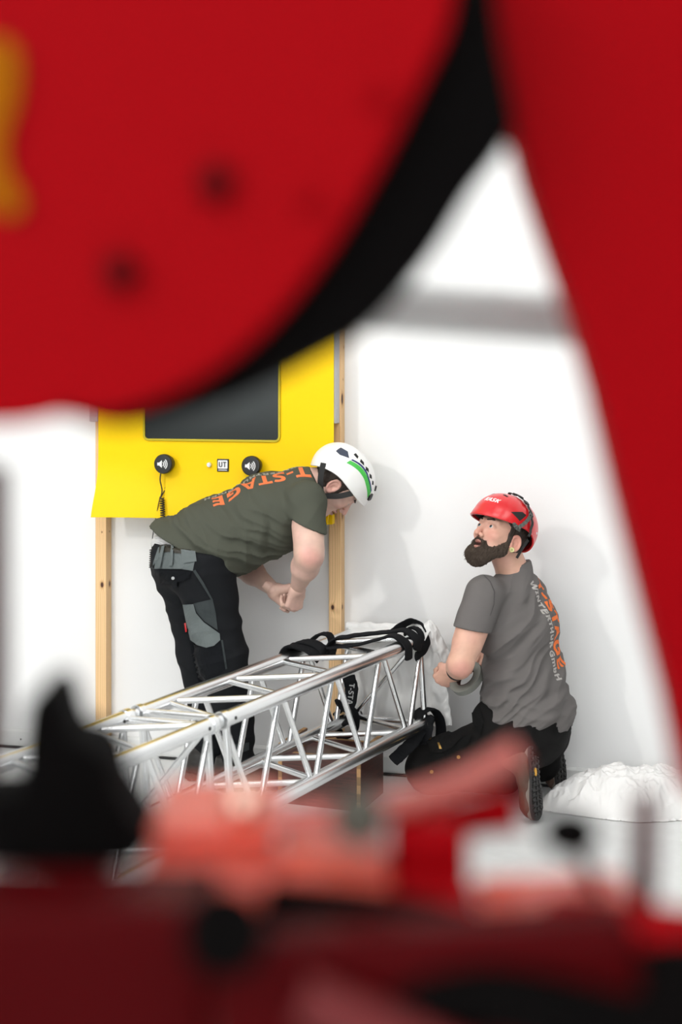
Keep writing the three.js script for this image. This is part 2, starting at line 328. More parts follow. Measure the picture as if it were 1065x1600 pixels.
  // two listening handsets hanging on the sheet
  [[255, 725, 'left'], [392, 728, 'right']].forEach(([x, y, side], i) => {
    const [u, h] = onWall(x, y, 0.19), n0 = out(u, h) + 0.0005;
    const k = thing('audio_handset', side === 'left' ? 'round black listening handset hanging at the left under the screen, cord below it' : 'round black listening handset right of the small UT plate', 'handset', R(u, h, n0), 'listening handsets on the yellow panel');
    const prof = [[0.0, 0], [0.03, 0], [0.034, 0.004], [0.034, 0.018], [0.031, 0.02], [0.031, 0.026], [0.039, 0.028], [0.041, 0.031], [0.041, 0.049], [0.0385, 0.053], [0.036, 0.054], [0, 0.054]].map(p => new THREE.Vector2(...p));
    const g = new THREE.LatheGeometry(prof, 40); g.applyMatrix4(basis(U, N, Y.clone().negate(), R(u, h, n0)));
    const body = part('handset_body', g, blackPlastic, k);
    const icon = [], q = (pts) => { const e = extrude(pts, 0.0012); e.applyMatrix4(RM(u, h, n0 + 0.0541)); icon.push(e); };
    q([[-0.024, -0.006], [-0.016, -0.006], [-0.004, -0.016], [-0.004, 0.016], [-0.016, 0.006], [-0.024, 0.006]]);
    for (const r of [0.011, 0.0185, 0.026]) { const o = []; for (let a = -0.8; a <= 0.801; a += 0.16) o.push([-0.007 + (r + 0.0018) * Math.cos(a), (r + 0.0018) * Math.sin(a)]); for (let a = 0.8; a >= -0.801; a -= 0.16) o.push([-0.007 + (r - 0.0018) * Math.cos(a), (r - 0.0018) * Math.sin(a)]); q(o); }
    part('speaker_symbol', icon, printWhite, body);
    if (!i) { // cord: straight piece, tie, then the coil and a loose loop
      const W3 = (px, py, n) => { const [a, b] = onWall(px, py, n); return R(a, b, n); };
      const c1 = tube([W3(251, 739, n0 + 0.03), W3(250, 750, n0 + 0.035), W3(253, 766, n0 + 0.03), W3(251, 778, n0 + 0.035)], 0.0028, 30);
      const cord = part('cord', [c1, tube([W3(251, 778, n0 + 0.035), W3(255, 770, n0 + 0.02), W3(259, 763, n0 + 0.003)], 0.0025, 16), rod(W3(259, 763, n0), W3(259, 763, n0 + 0.01), 0.006), tube([W3(250, 776, n0 + 0.035), W3(244, 805, n0 + 0.03), W3(238, 842, n0 + 0.02), W3(237, 860, n0 + 0.03)], 0.002, 30)], blackPlastic, k);
      const A = W3(253, 778, n0 + 0.035), B = W3(254, 818, n0 + 0.05), C = W3(250, 862, n0 + 0.03), D = W3(237, 858, n0 + 0.03), E = W3(236, 888, n0 + 0.03);
      const helix = (a, b, c, turns, r) => { const cc = new THREE.CatmullRomCurve3([a, b, c]), o = []; for (let j = 0; j <= turns * 10; j++) { const p = cc.getPoint(j / turns / 10), w = j / 10 * 6.2832; o.push(p.addScaledVector(U, r * Math.cos(w)).addScaledVector(N, r * Math.sin(w))); } return tube(o, 0.0024, turns * 20, 6); };
      part('coiled_cord', [helix(A, B, C, 22, 0.009), helix(D, D.clone().lerp(E, 0.5), E, 9, 0.008)], blackPlastic, cord);
    }
  });
}
{ // black cable along the foot of the wall
  const pts = []; for (let i = 0; i <= 40; i++) { const u = -2.6 + i * 0.13; pts.push(R(u, 0.0045 + 0.001, 0.03 + 0.008 * noise(u * 1.3, 2, 0))); }
  tag(part('cable', tube(pts, 0.0055, 160, 8), softBlack, scene), 'thin black cable lying along the foot of the white wall', 'cable');
}

// ------------------------------------------------------------------ aluminium truss
// its far end: near-right top chord at E; the axis runs to the left and towards the camera
const AX = V(-0.5, -0.022, 0.866).normalize(), SIDE = V(0.866, 0.055, 0.5).normalize(), UPT = SIDE.clone().cross(AX).normalize().multiplyScalar(SIDE.clone().cross(AX).y > 0 ? 1 : -1);
const E0 = V(0.325, 0.611, -5.625), TW = 0.328;
const K = (t, s, v) => E0.clone().addScaledVector(AX, t).addScaledVector(SIDE, (s - 1) * TW).addScaledVector(UPT, (v - 1) * TW);    // s 0 far side .. 1 near side, v 0 bottom .. 1 top
{
  const t = thing('aluminium_truss', 'long shiny aluminium box truss of welded tubes lying across the room beside the two workers', 'truss', V(K(1.3, 0.5, 0).x, 0, K(1.3, 0.5, 0).z));
  const cr = 0.025, lr = 0.0105;
  const chordG = (a, b, s, v) => [rod(K(a, s, v), K(b, s, v), cr, cr, 28)];
  const black = std(lin(0.015, 0.015, 0.015), 0.5);
  for (const [a, b] of [[0.0, 1.4], [1.44, 2.84]]) {
    for (const [s, v] of [[0, 0], [0, 1], [1, 0], [1, 1]]) {
      const ch = part('chord', chordG(a, b, s, v), alu, t);
      for (const q of a === 0 ? [b - 0.012] : [a + 0.012]) part('end_collar', rod(K(q - 0.012, s, v), K(q + 0.012, s, v), cr + 0.004, cr + 0.004, 28), alu, ch);
      for (const q of [b - 0.05, a + 0.05]) { const d = SIDE.clone().multiplyScalar(cr + 0.001); part('pin_hole', rod(K(q, s, v).add(d), K(q, s, v).addScaledVector(SIDE, cr - 0.004), 0.006, 0.006, 12), black, ch); }
    }
    const lace = (p, q, r = lr) => part('lacing_tube', rod(p, q, r, r, 16), alu, t);
    const n = 4, p = (b - a) / n;
    for (let i = 0; i < n; i++) {
      const t0 = a + i * p + 0.012, tm = a + (i + 0.5) * p, t1 = a + (i + 1) * p - 0.012;
      for (const s of [0, 1]) { lace(K(t0, s, 1), K(tm - 0.012, s, 0)); lace(K(tm + 0.012, s, 0), K(t1, s, 1)); }
      lace(K(tm - 0.012, 0, 1), K(t0, 1, 1)); lace(K(tm + 0.012, 0, 1), K(t1, 1, 1));
      lace(K(t0, 0, 0), K(tm - 0.012, 1, 0)); lace(K(t1, 0, 0), K(tm + 0.012, 1, 0));
    }
    for (const e of [a + 0.03, b - 0.03]) for (const [[s0, v0], [s1, v1]] of [[[0, 0], [0, 1]], [[1, 0], [1, 1]], [[0, 0], [1, 0]], [[0, 1], [1, 1]]]) lace(K(e, s0, v0), K(e, s1, v1), 0.0125);
    lace(K(a + 0.03, 0, 0), K(a + 0.03, 1, 1), 0.0105);
  }
  for (const [s, v] of [[0, 0], [0, 1], [1, 0], [1, 1]]) { // conical couplers between the two lengths
    part('coupler', (() => { const pr = [[0, -0.03], [0.013, -0.03], [0.021, -0.012], [0.021, 0.012], [0.013, 0.03], [0, 0.03]].map(q => new THREE.Vector2(...q)), g = new THREE.LatheGeometry(pr, 24), c = K(1.42, s, v); g.applyQuaternion(new THREE.Quaternion().setFromUnitVectors(Y, AX)); g.translate(c.x, c.y, c.z); return g; })(), steel, t);
    part('end_cap', rod(K(-0.001, s, v), K(-0.02, s, v), 0.0235, 0.02, 24), black, t);
  }
}
// ------------------------------------------------------------------ plywood crate under the truss
function crate(label, c, turn, w, h, d) {
  const t = thing('plywood_crate', label, 'crate', c);
  const film = phys(lin(0.1, 0.024, 0.016), 0.42, { clearcoat: 0.4, clearcoatRoughness: 0.3, map: pixelMap(128, 128, (u, v) => { const s = noise(u * 9, v * 9, 2), k = 0.85 + 0.3 * noise(u * 4, v * 40, 1) + (Math.abs(s) < 0.02 ? 0.5 : 0); return [Math.min(1, k), Math.min(1, k), Math.min(1, k)]; }) });
  const ply = std(0xffffff, 0.7, 0, { map: pixelMap(64, 64, (u, v) => { const b = Math.floor(v * 7) % 2 ? 0.75 : 1, k = b * (0.9 + 0.1 * noise(u * 20, v * 50, 0)); return [0.82 * k, 0.64 * k, 0.44 * k]; }) });
  const X = V(Math.cos(turn), 0, -Math.sin(turn)), Z = V(Math.sin(turn), 0, Math.cos(turn)), M = (x, y, z) => basis(X, Y, Z, c.clone().addScaledVector(X, x).addScaledVector(Y, y).addScaledVector(Z, z));
  const T = 0.018;
  for (const [x, y, z, a, b, e, nm] of [[0, h / 2 - 0.015, d / 2 - T / 2, w - 2 * T, h - 0.03, T, 'side_board'], [0, h / 2 - 0.015, -d / 2 + T / 2, w - 2 * T, h - 0.03, T, 'side_board'], [w / 2 - T / 2, h / 2, 0, T, h, d, 'end_board'], [-w / 2 + T / 2, h / 2, 0, T, h, d, 'end_board'], [0, T / 2 + 0.001, 0, w - 2 * T, T, d - 2 * T, 'base_board'], [0, h - T / 2 - 0.05, 0, w - 2 * T, T, d - 2 * T, 'lid_board']]) {
    const m = part(nm, rbox(a, b, e, 0.0015, M(x, y, z)), film, t);
    if (nm === 'side_board' || nm === 'end_board') part('plywood_edge', rbox(a - 0.001, 0.0025, e - 0.002, 0.0008, M(x, y + b / 2 + 0.0005, z)), ply, m);
    if (nm === 'end_board') for (const q of [-1, 1]) part('plywood_edge', rbox(T - 0.002, b - 0.002, 0.002, 0.0008, M(x, y, z + q * (e / 2 + 0.0005))), ply, m);
  }
  return t;
}
crate('reddish brown plywood crate with pale edges carrying the raised end of the truss', V(-0.038, 0, -5.55), -0.36, 0.34, 0.228, 0.26);
// ------------------------------------------------------------------ people: shared builders
const skinTone = (base) => (x, y, z) => { const k = 1 + 0.10 * noise(x * 28, y * 28, z * 28) + 0.05 * noise(x * 90, y * 90, z * 90); return [base[0] * k, base[1] * k * (1 + 0.05 * noise(x * 18, y * 18, z * 18 + 4)), base[2] * k]; };
const skinMat = phys(0xffffff, 0.5, { vertexColors: true, sheen: 0.15 });
const xform = (g, m) => { g.applyMatrix4(m); return g; };
const frameOf = (o, up, fwd) => { const z = fwd.clone().normalize(), x = up.clone().cross(z).normalize(), y = z.clone().cross(x); return basis(x, y, z, o); };   // x is the person's left
// hand: wrist at the origin, fingers along +y, thumb side +x, back of the hand +z
function hand(m, side, curls, thumb, tone, spread = 0.03) {
  const K = [[0.028, 0.085, 0], [0.009, 0.09, 0.003], [-0.0105, 0.086, 0.001], [-0.028, 0.077, -0.004]], Ls = [[0.045, 0.027, 0.021], [0.05, 0.03, 0.023], [0.046, 0.028, 0.022], [0.036, 0.021, 0.018]], R0 = [0.0098, 0.01, 0.0096, 0.0084];
  const palm = [], fingers = [];
  palm.push([V(0, -0.035, 0), V(0, 0.014, 0), 0.016, 0.027, V(1, 0, 0), 1.18]);
  for (let i = 0; i < 4; i++) palm.push([V((1.5 - i) * 0.012, 0.012, 0), V(...K[i]), 0.0165, 0.0125]);
  palm.push([V(0.016, 0.02, -0.008), V(0.034, 0.045, -0.014), 0.02, 0.0165]);
  for (let i = 0; i < 4; i++) {
    let p = V(...K[i]), a = 0; const c = curls[i], ch = [];
    for (let j = 0; j < 3; j++) { a += c[j]; const d = V((1.5 - i) * spread, Math.cos(a), -Math.sin(a)).normalize(), q = p.clone().addScaledVector(d, Ls[i][j]); ch.push([p, q, R0[i] * (1 - 0.1 * j), R0[i] * (0.9 - 0.1 * j)]); p = q; }
    fingers.push(bones(ch, 0.004));
  }
  const T = thumb.map(q => V(...q)), tf = bones([[V(0.026, 0.03, -0.012), T[0], 0.0165, 0.0125], [T[0], T[1], 0.0125, 0.0108], [T[1], T[2], 0.0108, 0.0088]], 0.006), pf = bones(palm, 0.012);
  const f = (x, y, z) => { let d = smin(pf(x, y, z), tf(x, y, z), 0.01); for (const g of fingers) d = smin(d, g(x, y, z), 0.005); return d; };
  const g = mesher(f, [-0.07, -0.045, -0.13], [0.11, 0.21, 0.06], 0.003, skinTone(tone));
  if (side < 0) { g.scale(-1, 1, 1); const ix = g.index.array; for (let i = 0; i < ix.length; i += 3) { const t = ix[i]; ix[i] = ix[i + 1]; ix[i + 1] = t; } }
  return xform(g, m);
}
const FIST = [[1.2, 1.5, 0.9], [1.25, 1.55, 0.9], [1.3, 1.55, 0.9], [1.35, 1.5, 0.9]];
// head in its own frame: y up, z to the front, x to the person's left
function headField(o) {
  const mouth = o.mouth ?? 0.2;
  return (x, y, z) => {
    const s = Math.abs(x);
    let d = ell(x, y, z, 0, 0.038, -0.012, 0.077, 0.094, 0.097);
    d = smin(d, ell(x, y, z, 0, -0.03, 0.032, 0.062, 0.078, 0.058), 0.04);
    d = smin(d, cap(s, y, z, V(0.054, -0.045, 0.0), V(0.022, -0.098, 0.062), 0.02, 0.02), 0.03);
    d = smin(d, ball(x, y, z, 0, -0.1, 0.07, 0.02), 0.025);
    d = smin(d, ell(s, y, z, 0.042, -0.022, 0.06, 0.022, 0.018, 0.022), 0.02);                 // cheek
    d = smin(d, cap(s, y, z, V(0.012, 0.029, 0.088), V(0.045, 0.03, 0.07), 0.0095, 0.009), 0.014);   // brow
    d = smax(d, -ell(s, y, z, 0.032, 0.008, 0.104, 0.02, 0.014, 0.02), 0.012);                  // socket
    d = smin(d, cap(x, y, z, V(0, 0.016, 0.086), V(0, -0.031, 0.115), 0.008, 0.0102), 0.011);    // nose
    d = smin(d, ball(s, y, z, 0.0125, -0.035, 0.1, 0.009), 0.007);
    d = smax(d, -ball(s, y, z, 0.0065, -0.0425, 0.106, 0.0042), 0.003);
    const lid = smax(ball(s, y, z, 0.032, 0.006, 0.0765, 0.0152), -ell(s, y, z, 0.0325, 0.0055 + 0.001, 0.095, 0.0145, 0.0062 * (o.eyes ?? 1), 0.012), 0.003);
    d = smin(d, lid, 0.005);
    const q = (s / 0.026) ** 2, lipz = 0.0945 - 0.016 * q, open = 0.011 * mouth;
    d = smin(d, ell(x, y, z, 0, -0.06 + open * 0.3 - 0.002 * q, lipz - 0.002, 0.026, 0.006, 0.009), 0.006);
    d = smin(d, ell(x, y, z, 0, -0.072 - open * 0.7 + 0.003 * q, lipz - 0.004, 0.022, 0.0065, 0.0095), 0.006);
    d = smax(d, -ell(x, y, z, 0, -0.0655 - open * 0.3, lipz + 0.004, 0.021, 0.0015 + open * 0.62, 0.014), 0.003);
    // ear: shell, rim, hollow, lobe
    const ex = s - 0.078, ey = y + 0.004 + (o.earDrop ?? 0), ez = z + 0.012, tx = ex - 0.35 * -ez * 0.6, r = Math.hypot(ey / 1.42, ez);
    const rim = Math.hypot(r - 0.0195, tx - 0.006) - 0.0042, shell = Math.max(Math.abs(tx - 0.001) - 0.0035, r - 0.02), lobe = ball(s, y, z, 0.079, -0.03 - (o.earDrop ?? 0), -0.004, 0.0085);
    let e = smin(smin(rim, shell, 0.005), lobe, 0.008); e = smin(e, cap(s, y, z, V(0.074, -0.004 - (o.earDrop ?? 0), -0.001), V(0.08, -0.014 - (o.earDrop ?? 0), 0.003), 0.006, 0.005), 0.006);
    e = smax(e, -ell(s, y, z, 0.084, -0.008 - (o.earDrop ?? 0), -0.008, 0.007, 0.01, 0.0075), 0.004);
    d = smin(d, e, 0.006);
    return d;
  };
}
const headTone = (base, o) => { const t = skinTone(base); return (x, y, z) => {
  let c = t(x, y, z); const s = Math.abs(x), lip = smooth(1.15, 0.75, Math.hypot(s / 0.025, (y + 0.066) / (0.0125 + 0.008 * (o.mouth ?? 0)))) * (z > 0.07 ? 1 : 0), hole = z > 0.06 && Math.hypot(s / 0.019, (y + 0.0665) / (0.001 + 0.0075 * (o.mouth ?? 0))) < 1 && z < 0.0885 ? 1 : 0;
  c = [mix(c[0], 0.42, lip * 0.6), mix(c[1], 0.13, lip * 0.6), mix(c[2], 0.12, lip * 0.6)]; if (hole) c = [0.05, 0.015, 0.012];
  const red = smooth(0.03, 0.0, Math.hypot(x, y + 0.028, z - 0.11)) + 0.7 * smooth(0.035, 0.01, Math.hypot(s - 0.042, y + 0.025, z - 0.075)) + 0.8 * smooth(0.074, 0.082, s);
  c = [c[0], c[1] * (1 - 0.22 * red), c[2] * (1 - 0.2 * red)];
  return c; }; };
function makeHead(person, M, o) {
  const f = headField(o), geo = mesher(f, [-0.11, -0.14, -0.13], [0.11, 0.15, 0.14], 0.0028, headTone(o.tone, o));
  const world = (g) => xform(g, M);
  const eyeW = phys(lin(0.62, 0.6, 0.58), 0.15), iris = phys(lin(...o.iris), 0.1), pupil = std(lin(0.005, 0.005, 0.005), 0.1);
  for (const s of [-1, 1]) {
    const c = V(s * 0.032, 0.006, 0.0765), look = V(o.look[0], o.look[1], 1).normalize(), ball0 = new THREE.SphereGeometry(0.0133, 24, 18); ball0.translate(c.x, c.y, c.z);
    const e = part('eye', world(ball0), eyeW, person);
    const disc = (r, k) => { const g = new THREE.SphereGeometry(0.0133 * k, 20, 10, 0, 6.2832, 0, r); g.applyQuaternion(new THREE.Quaternion().setFromUnitVectors(V(0, 1, 0), look)); g.translate(c.x, c.y, c.z); return world(g); };
    part('iris', disc(0.46, 1.012), iris, e); part('pupil', disc(0.2, 1.025), pupil, e);
  }
  const hairMat = std(lin(...o.hair), 0.75);
  // eyebrows: small tufts
  for (const s of [-1, 1]) { const b = bones([[V(s * 0.014, 0.0295, 0.097), V(s * 0.034, 0.035, 0.087), 0.0032, 0.0036], [V(s * 0.034, 0.035, 0.087), V(s * 0.05, 0.028, 0.071), 0.0034, 0.0018]], 0.004); part('eyebrow', world(mesher((x, y, z) => b(x, y, z) + 0.0012 * noise(x * 400, y * 300, z * 300), [-0.06, 0.015, 0.05], [0.06, 0.05, 0.11], 0.0018)), hairMat, person); }
  const hf = (x, y, z) => { const s = Math.abs(x); let d = ell(x, y, z, 0, 0.036, -0.014, 0.083, 0.1, 0.104); d = smin(d, ell(x, y, z, 0, -0.03, -0.045, 0.06, 0.05, 0.05), 0.03);
    const front = z - 0.028 - 0.05 * smooth(0.03, 0.075, y) + (s > 0.06 ? 0.0 : 0.02); d = smax(d, front, 0.01); d = smax(d, -(y + 0.062 + z * 0.25), 0.008);
    const earGap = Math.max(Math.hypot((y + 0.006 + (o.earDrop ?? 0)) / 1.4, z + 0.012) - 0.024, 0.05 - s); d = smax(d, -earGap, 0.006);
    const burn = smax(ell(s, y, z, 0.071, -0.012, 0.012, 0.012, 0.034, 0.012), -(y + 0.05), 0.004); d = smin(d, burn, 0.006);
    return d + 0.0028 * noise(x * 130, y * 55, z * 130) + 0.0016 * noise(x * 300, y * 120, z * 300); };
  part('hair', world(mesher(hf, [-0.1, -0.1, -0.13], [0.1, 0.15, 0.1], 0.0032)), hairMat, person);
  return world(geo);
}
// helmet shell: azimuth from the front, elevation from its rim to the crown
function helmet(person, M, o) {
  const C = V(0, o.lift ?? 0.046, o.ahead ?? -0.008), rx = 0.116, ry = 0.118, rz = 0.143, MT = M.clone().multiply(new THREE.Matrix4().makeRotationX(-(o.tilt ?? 0))), world = (g) => xform(g, MT);
  const rimEl = (a) => { const c = Math.cos(a), s = Math.abs(Math.sin(a)); return (c > 0 ? mix(-0.05, -0.1, c) : mix(-0.05, o.back ?? -0.62, -c * -c)) + 0.1 * s * s * (o.arch ?? 0.6); };
  const S = (a, e, off = 0) => { const k = 1 + 0.05 * smooth(0.2, -0.15, e) * smooth(0.0, 0.9, Math.cos(a)), ridge = 0.0025 * Math.exp(-(((Math.abs(a) - 1.1) / 0.1) ** 2)) * Math.cos(e), ce = Math.pow(Math.max(0, Math.cos(e)), 0.92), q = V((rx + off) * k * ce * Math.sin(a), (ry + off + ridge) * Math.sin(e), (rz + off) * k * ce * Math.cos(a)); return q.add(C); };
  const shellMat = phys(hex(o.colour), 0.32, { clearcoat: 0.5, clearcoatRoughness: 0.2 }), liner = std(lin(0.012, 0.012, 0.012), 0.8);
  const na = 96, ne = 30, sheet = (off, top) => grid(na, ne, (u, v) => { const a = u * Math.PI * 2 - Math.PI, r = rimEl(a); return S(a, mix(r, Math.PI / 2, v), off); });
  const outer = sheet(0), inner = sheet(-0.006); { const ix = inner.index.array; for (let i = 0; i < ix.length; i += 3) { const t = ix[i]; ix[i] = ix[i + 1]; ix[i + 1] = t; } inner.computeVertexNormals(); }
  { const ix = outer.attributes.position, cn = V(0, 0, 0); const n = outer.attributes.normal; if (n.getY(na * 20) < 0) { const q = outer.index.array; for (let i = 0; i < q.length; i += 3) { const t = q[i]; q[i] = q[i + 1]; q[i + 1] = t; } outer.computeVertexNormals(); const w = inner.index.array; for (let i = 0; i < w.length; i += 3) { const t = w[i]; w[i] = w[i + 1]; w[i + 1] = t; } inner.computeVertexNormals(); } }
  const lipPts = []; for (let i = 0; i < 72; i++) { const a = i / 72 * 6.2832 - Math.PI; lipPts.push(S(a, rimEl(a), -0.003)); }
  const h = part('helmet', [world(outer), world(inner), world(tube(lipPts, 0.0042, 144, 8, true))], shellMat, person, o.label);
  const pad = part('helmet_liner', world(grid(72, 8, (u, v) => { const a = u * 6.2832 - Math.PI; return S(a, mix(rimEl(a) + 0.02, 0.75, v), -0.018); })), liner, h);
  const surf = (name, pts, off, thick, mat, edge = 0.012) => { const g = new TessellateModifier(edge, 5).modify(flat(extrude(pts, 1))); const p = g.attributes.position; for (let i = 0; i < p.count; i++) { const q = S(p.getX(i), p.getY(i), p.getZ(i) > 0.5 ? off + thick : off - 0.002); p.setXYZ(i, q.x, q.y, q.z); } g.computeVertexNormals(); return part(name, world(g), mat, h); };
  return { h, S, surf, world, liner, rimEl };
}
// shoe: sole on y = 0 pointing along +z from the heel
function shoe(name, person, M, mats, label) {
  const outline = [[-0.03, -0.1], [-0.038, -0.07], [-0.033, -0.02], [-0.036, 0.04], [-0.05, 0.1], [-0.048, 0.15], [-0.03, 0.187], [0.0, 0.198], [0.03, 0.185], [0.043, 0.15], [0.043, 0.1], [0.034, 0.04], [0.032, -0.02], [0.036, -0.07], [0.028, -0.1], [0, -0.11]];
  const f = (x, y, z) => { let d = cap(x, y, z, V(0, 0.05, -0.06), V(0, 0.11, -0.045), 0.044, 0.046); d = smin(d, cap(x, y, z, V(0, 0.045, -0.02), V(-0.003, 0.034, 0.135), 0.046, 0.036, V(1, 0, 0), 1.15), 0.05); d = smin(d, ell(x, y, z, -0.002, 0.03, 0.14, 0.047, 0.036, 0.055), 0.03); d = Math.max(d, 0.012 - y, y - 0.135); return d + 0.002 * noise(x * 40, y * 60, z * 40); };
  const sh = part(name, xform(mesher(f, [-0.08, 0, -0.13], [0.08, 0.15, 0.22], 0.005), M), mats.upper, person, label);
  const curve = (k, y0, h) => { const c = new THREE.CatmullRomCurve3(outline.map(([a, b]) => V(a * k, 0, b * k)), true).getPoints(60).map(p => [p.x, -p.z]); const g = extrude(c, h, 0.002); g.rotateX(-Math.PI / 2); g.translate(0, y0, 0); return g; };
  part('midsole', xform(curve(1.0, 0.013, 0.013), M), mats.mid, sh);
  part('sole', xform(curve(1.0, 0.004, 0.008), M), mats.sole, sh);
  for (let i = 0; i < 14; i++) for (const s of [-1, 0, 1]) { const z = -0.095 + i * 0.0205, w = z < -0.02 ? 0.028 : z > 0.06 && z < 0.17 ? 0.038 : 0.028; if (Math.abs(z - 0.0) < 0.022 && s === 0) continue; const g = z > 0.03 && s === 0 ? rod(V(0, -0.004, z), V(0, 0.006, z), 0.0075, 0.0075, 10) : rbox(w * 0.55, 0.01, 0.0125, 0.002, basis(V(Math.cos(0.4 * s), 0, Math.sin(0.4 * s)), Y, V(-Math.sin(0.4 * s), 0, Math.cos(0.4 * s)), V(s * w * 0.8, 0.001, z)), 2); part('lug', xform(g, M), mats.sole, sh); }
  return sh;
}
const fold = (x, y, z, U1, k, seedv) => { const t = x * U1.x + y * U1.y + z * U1.z + 0.03 * noise(x * 7, y * 7, z * 7 + seedv); const n = noise(t * k, seedv * 3.1 + x * 2.2, y * 2.2 + z * 1.7); return 1 - Math.abs(n) * 2.4; };
// ------------------------------------------------------------------ worker bending over the truss, white helmet
{
  const D = 5.70, Q = (x, y, dz = 0) => P(x, y, D - dz);
  const who = thing('person', 'man in a white helmet and olive T-shirt bending forward with hands together beside the truss', 'person', V(Q(345, 1000).x, 0, -D));
  const tone = [0.66, 0.43, 0.35];
  const sp = V(0.89, 0.455, 0).normalize(), b0 = V(-sp.y, sp.x, 0), roll = 0.33;
  const right = V(0, 0, 1).multiplyScalar(Math.cos(roll)).addScaledVector(b0, -Math.sin(roll)), back = b0.clone().multiplyScalar(Math.cos(roll)).addScaledVector(V(0, 0, 1), Math.sin(roll));
  const shR = Q(479, 783, 0.15), elR = Q(483, 868, 0.27), wrR = Q(465, 917, 0.1), shL = Q(455, 785, -0.17), elL = Q(381, 884, -0.2), wrL = Q(427, 921, -0.03);
  const head = frameOf(Q(526, 757, 0.0), V(0.88, 0.47, 0.08), V(0.49, -0.87, -0.07));
  const at = (x, y, z) => V(x, y, z).applyMatrix4(head);
  // trousers
  const hipR = Q(316, 882, 0.09), hipL = Q(286, 880, -0.09), knR = Q(349, 1030, 0.12), knL = Q(312, 1025, -0.1), anR = Q(373, 1196, 0.06), anL = Q(332, 1190, -0.12);
  const legs = [[hipR, hipL, 0.125, 0.115], [Q(276, 872, 0.05), Q(280, 892, -0.06), 0.096, 0.096], [hipR, knR, 0.122, 0.09], [knR, Q(364, 1120, 0.09), 0.088, 0.072], [Q(364, 1120, 0.09), anR, 0.072, 0.066], [hipL, knL, 0.115, 0.08], [knL, anL, 0.08, 0.066], [Q(288, 855, 0), Q(320, 852, 0), 0.12, 0.11, V(0, 0, 1), 1.25]];
  const legF = bones(legs, 0.05);
  const trTop = Q(249, 846, 0), trN = V(0.12, 0.99, 0);
  const trF = (x, y, z) => { let d = legF(x, y, z);
    const dw = 0.0045 * fold(x, y, z, V(0.5, 1, 0.2), 9, 2) * smooth(1.0, 0.75, y) + 0.005 * fold(x, y, z, V(-0.4, 1, -0.3), 14, 5) + 0.007 * Math.sin(y * 62 + 3 * noise(x * 6, y * 4, z * 6)) * smooth(0.3, 0.15, y);
    d -= dw - 0.004; d = smax(d, (x - trTop.x) * trN.x + (y - trTop.y) * trN.y, 0.006); return Math.max(d, 0.045 - y); };
  const [tl, th] = bound(legs, 0.03); tl[1] = 0.03;
  const navy = cloth(0.0105, 0.0115, 0.0135), slate = cloth(0.13, 0.15, 0.15), slateDark = cloth(0.042, 0.05, 0.052), inky = cloth(0.006, 0.007, 0.009);
  const trousers = part('trousers', mesher(trF, tl, th, 0.007), navy, who);
  const pad = (name, pts, mat, outer = 0.003, label) => part(name, onView(pts, trF, D - 0.5, outer, -0.006, 0.009), mat, trousers, label);
  pad('yoke', [[247, 855], [262, 853], [298, 860], [305, 872], [301, 892], [282, 889], [243, 889], [236, 888]], slate, 0.003, 'grey yoke below the belt');
  pad('waist_pocket', [[282, 858], [305, 861], [307, 877], [286, 880]], slate, 0.008);
  pad('pocket_flap', [[249, 890], [298, 892], [296, 903], [284, 908], [262, 913], [250, 914]], inky, 0.009);
  pad('side_pocket', [[285, 945], [302, 944], [306, 958], [318, 972], [343, 990], [344, 1000], [334, 1009], [322, 1012], [308, 1008], [297, 1000], [291, 975]], slate, 0.008, 'pale grey side pocket');
  pad('pocket_lining', [[302, 943], [332, 936], [337, 958], [340, 985], [318, 970], [307, 957]], slateDark, 0.003);
  pad('thigh_panel', [[296, 1003], [308, 1010], [323, 1014], [344, 1003], [348, 1025], [352, 1046], [335, 1060], [310, 1066], [302, 1035]], inky, 0.003);
  pad('knee_seam', [[345, 1000], [348, 1000], [355, 1045], [352, 1046]], slateDark, 0.004);
  pad('hip_seam', [[301, 892], [305, 890], [318, 910], [333, 938], [330, 938], [314, 912]], slateDark, 0.005);
  pad('red_label', [[287.5, 974], [290, 973], [292, 987], [289.5, 988]], std(lin(0.6, 0.01, 0.015), 0.6), 0.01, 'small red label');
  pad('snap_button', circle(270, 903.5, 2.6, 12), steel, 0.012);
  pad('flap_tab', [[267, 910], [276, 908], [277, 918], [270, 920]], inky, 0.01);
  pad('cuff_panel', [[367, 1163], [389, 1160], [389, 1172], [378, 1176], [365, 1172]], slateDark, 0.004);
  // belt with loops, and the strip of white cloth above it
  const beltF = (x, y, z) => legF(x, y, z) + 0.0005;
  const belt = part('belt', onView([[249, 852], [262, 849], [300, 858], [302, 868], [262, 862], [248, 864]], trF, D - 0.5, 0.006, -0.01, 0.02), std(lin(0.03, 0.027, 0.02), 0.4), who, 'dark leather belt');
  part('belt_loop', onView([[252, 853], [257, 852], [250, 887], [243, 889]], trF, D - 0.5, 0.011, 0, 0.02), slate, belt);
  part('belt_loop', onView([[267, 852], [271, 852], [269, 884], [264, 884]], trF, D - 0.5, 0.011, 0, 0.02), slate, belt);
  // skin: hidden core, neck, arms
  const core = [[Q(290, 868, 0), Q(335, 840, 0), 0.1, 0.1, right, 1.25], [Q(335, 840, 0), Q(425, 795, 0), 0.1, 0.1, right, 1.3], [shR, shL, 0.06, 0.06], [Q(425, 795, 0), Q(482, 758, 0), 0.09, 0.062], [Q(482, 758, 0), at(0, -0.02, -0.03), 0.064, 0.058],
    [hipR, knR, 0.075, 0.055], [knR, anR, 0.05, 0.035], [hipL, knL, 0.075, 0.055], [knL, anL, 0.05, 0.035]];
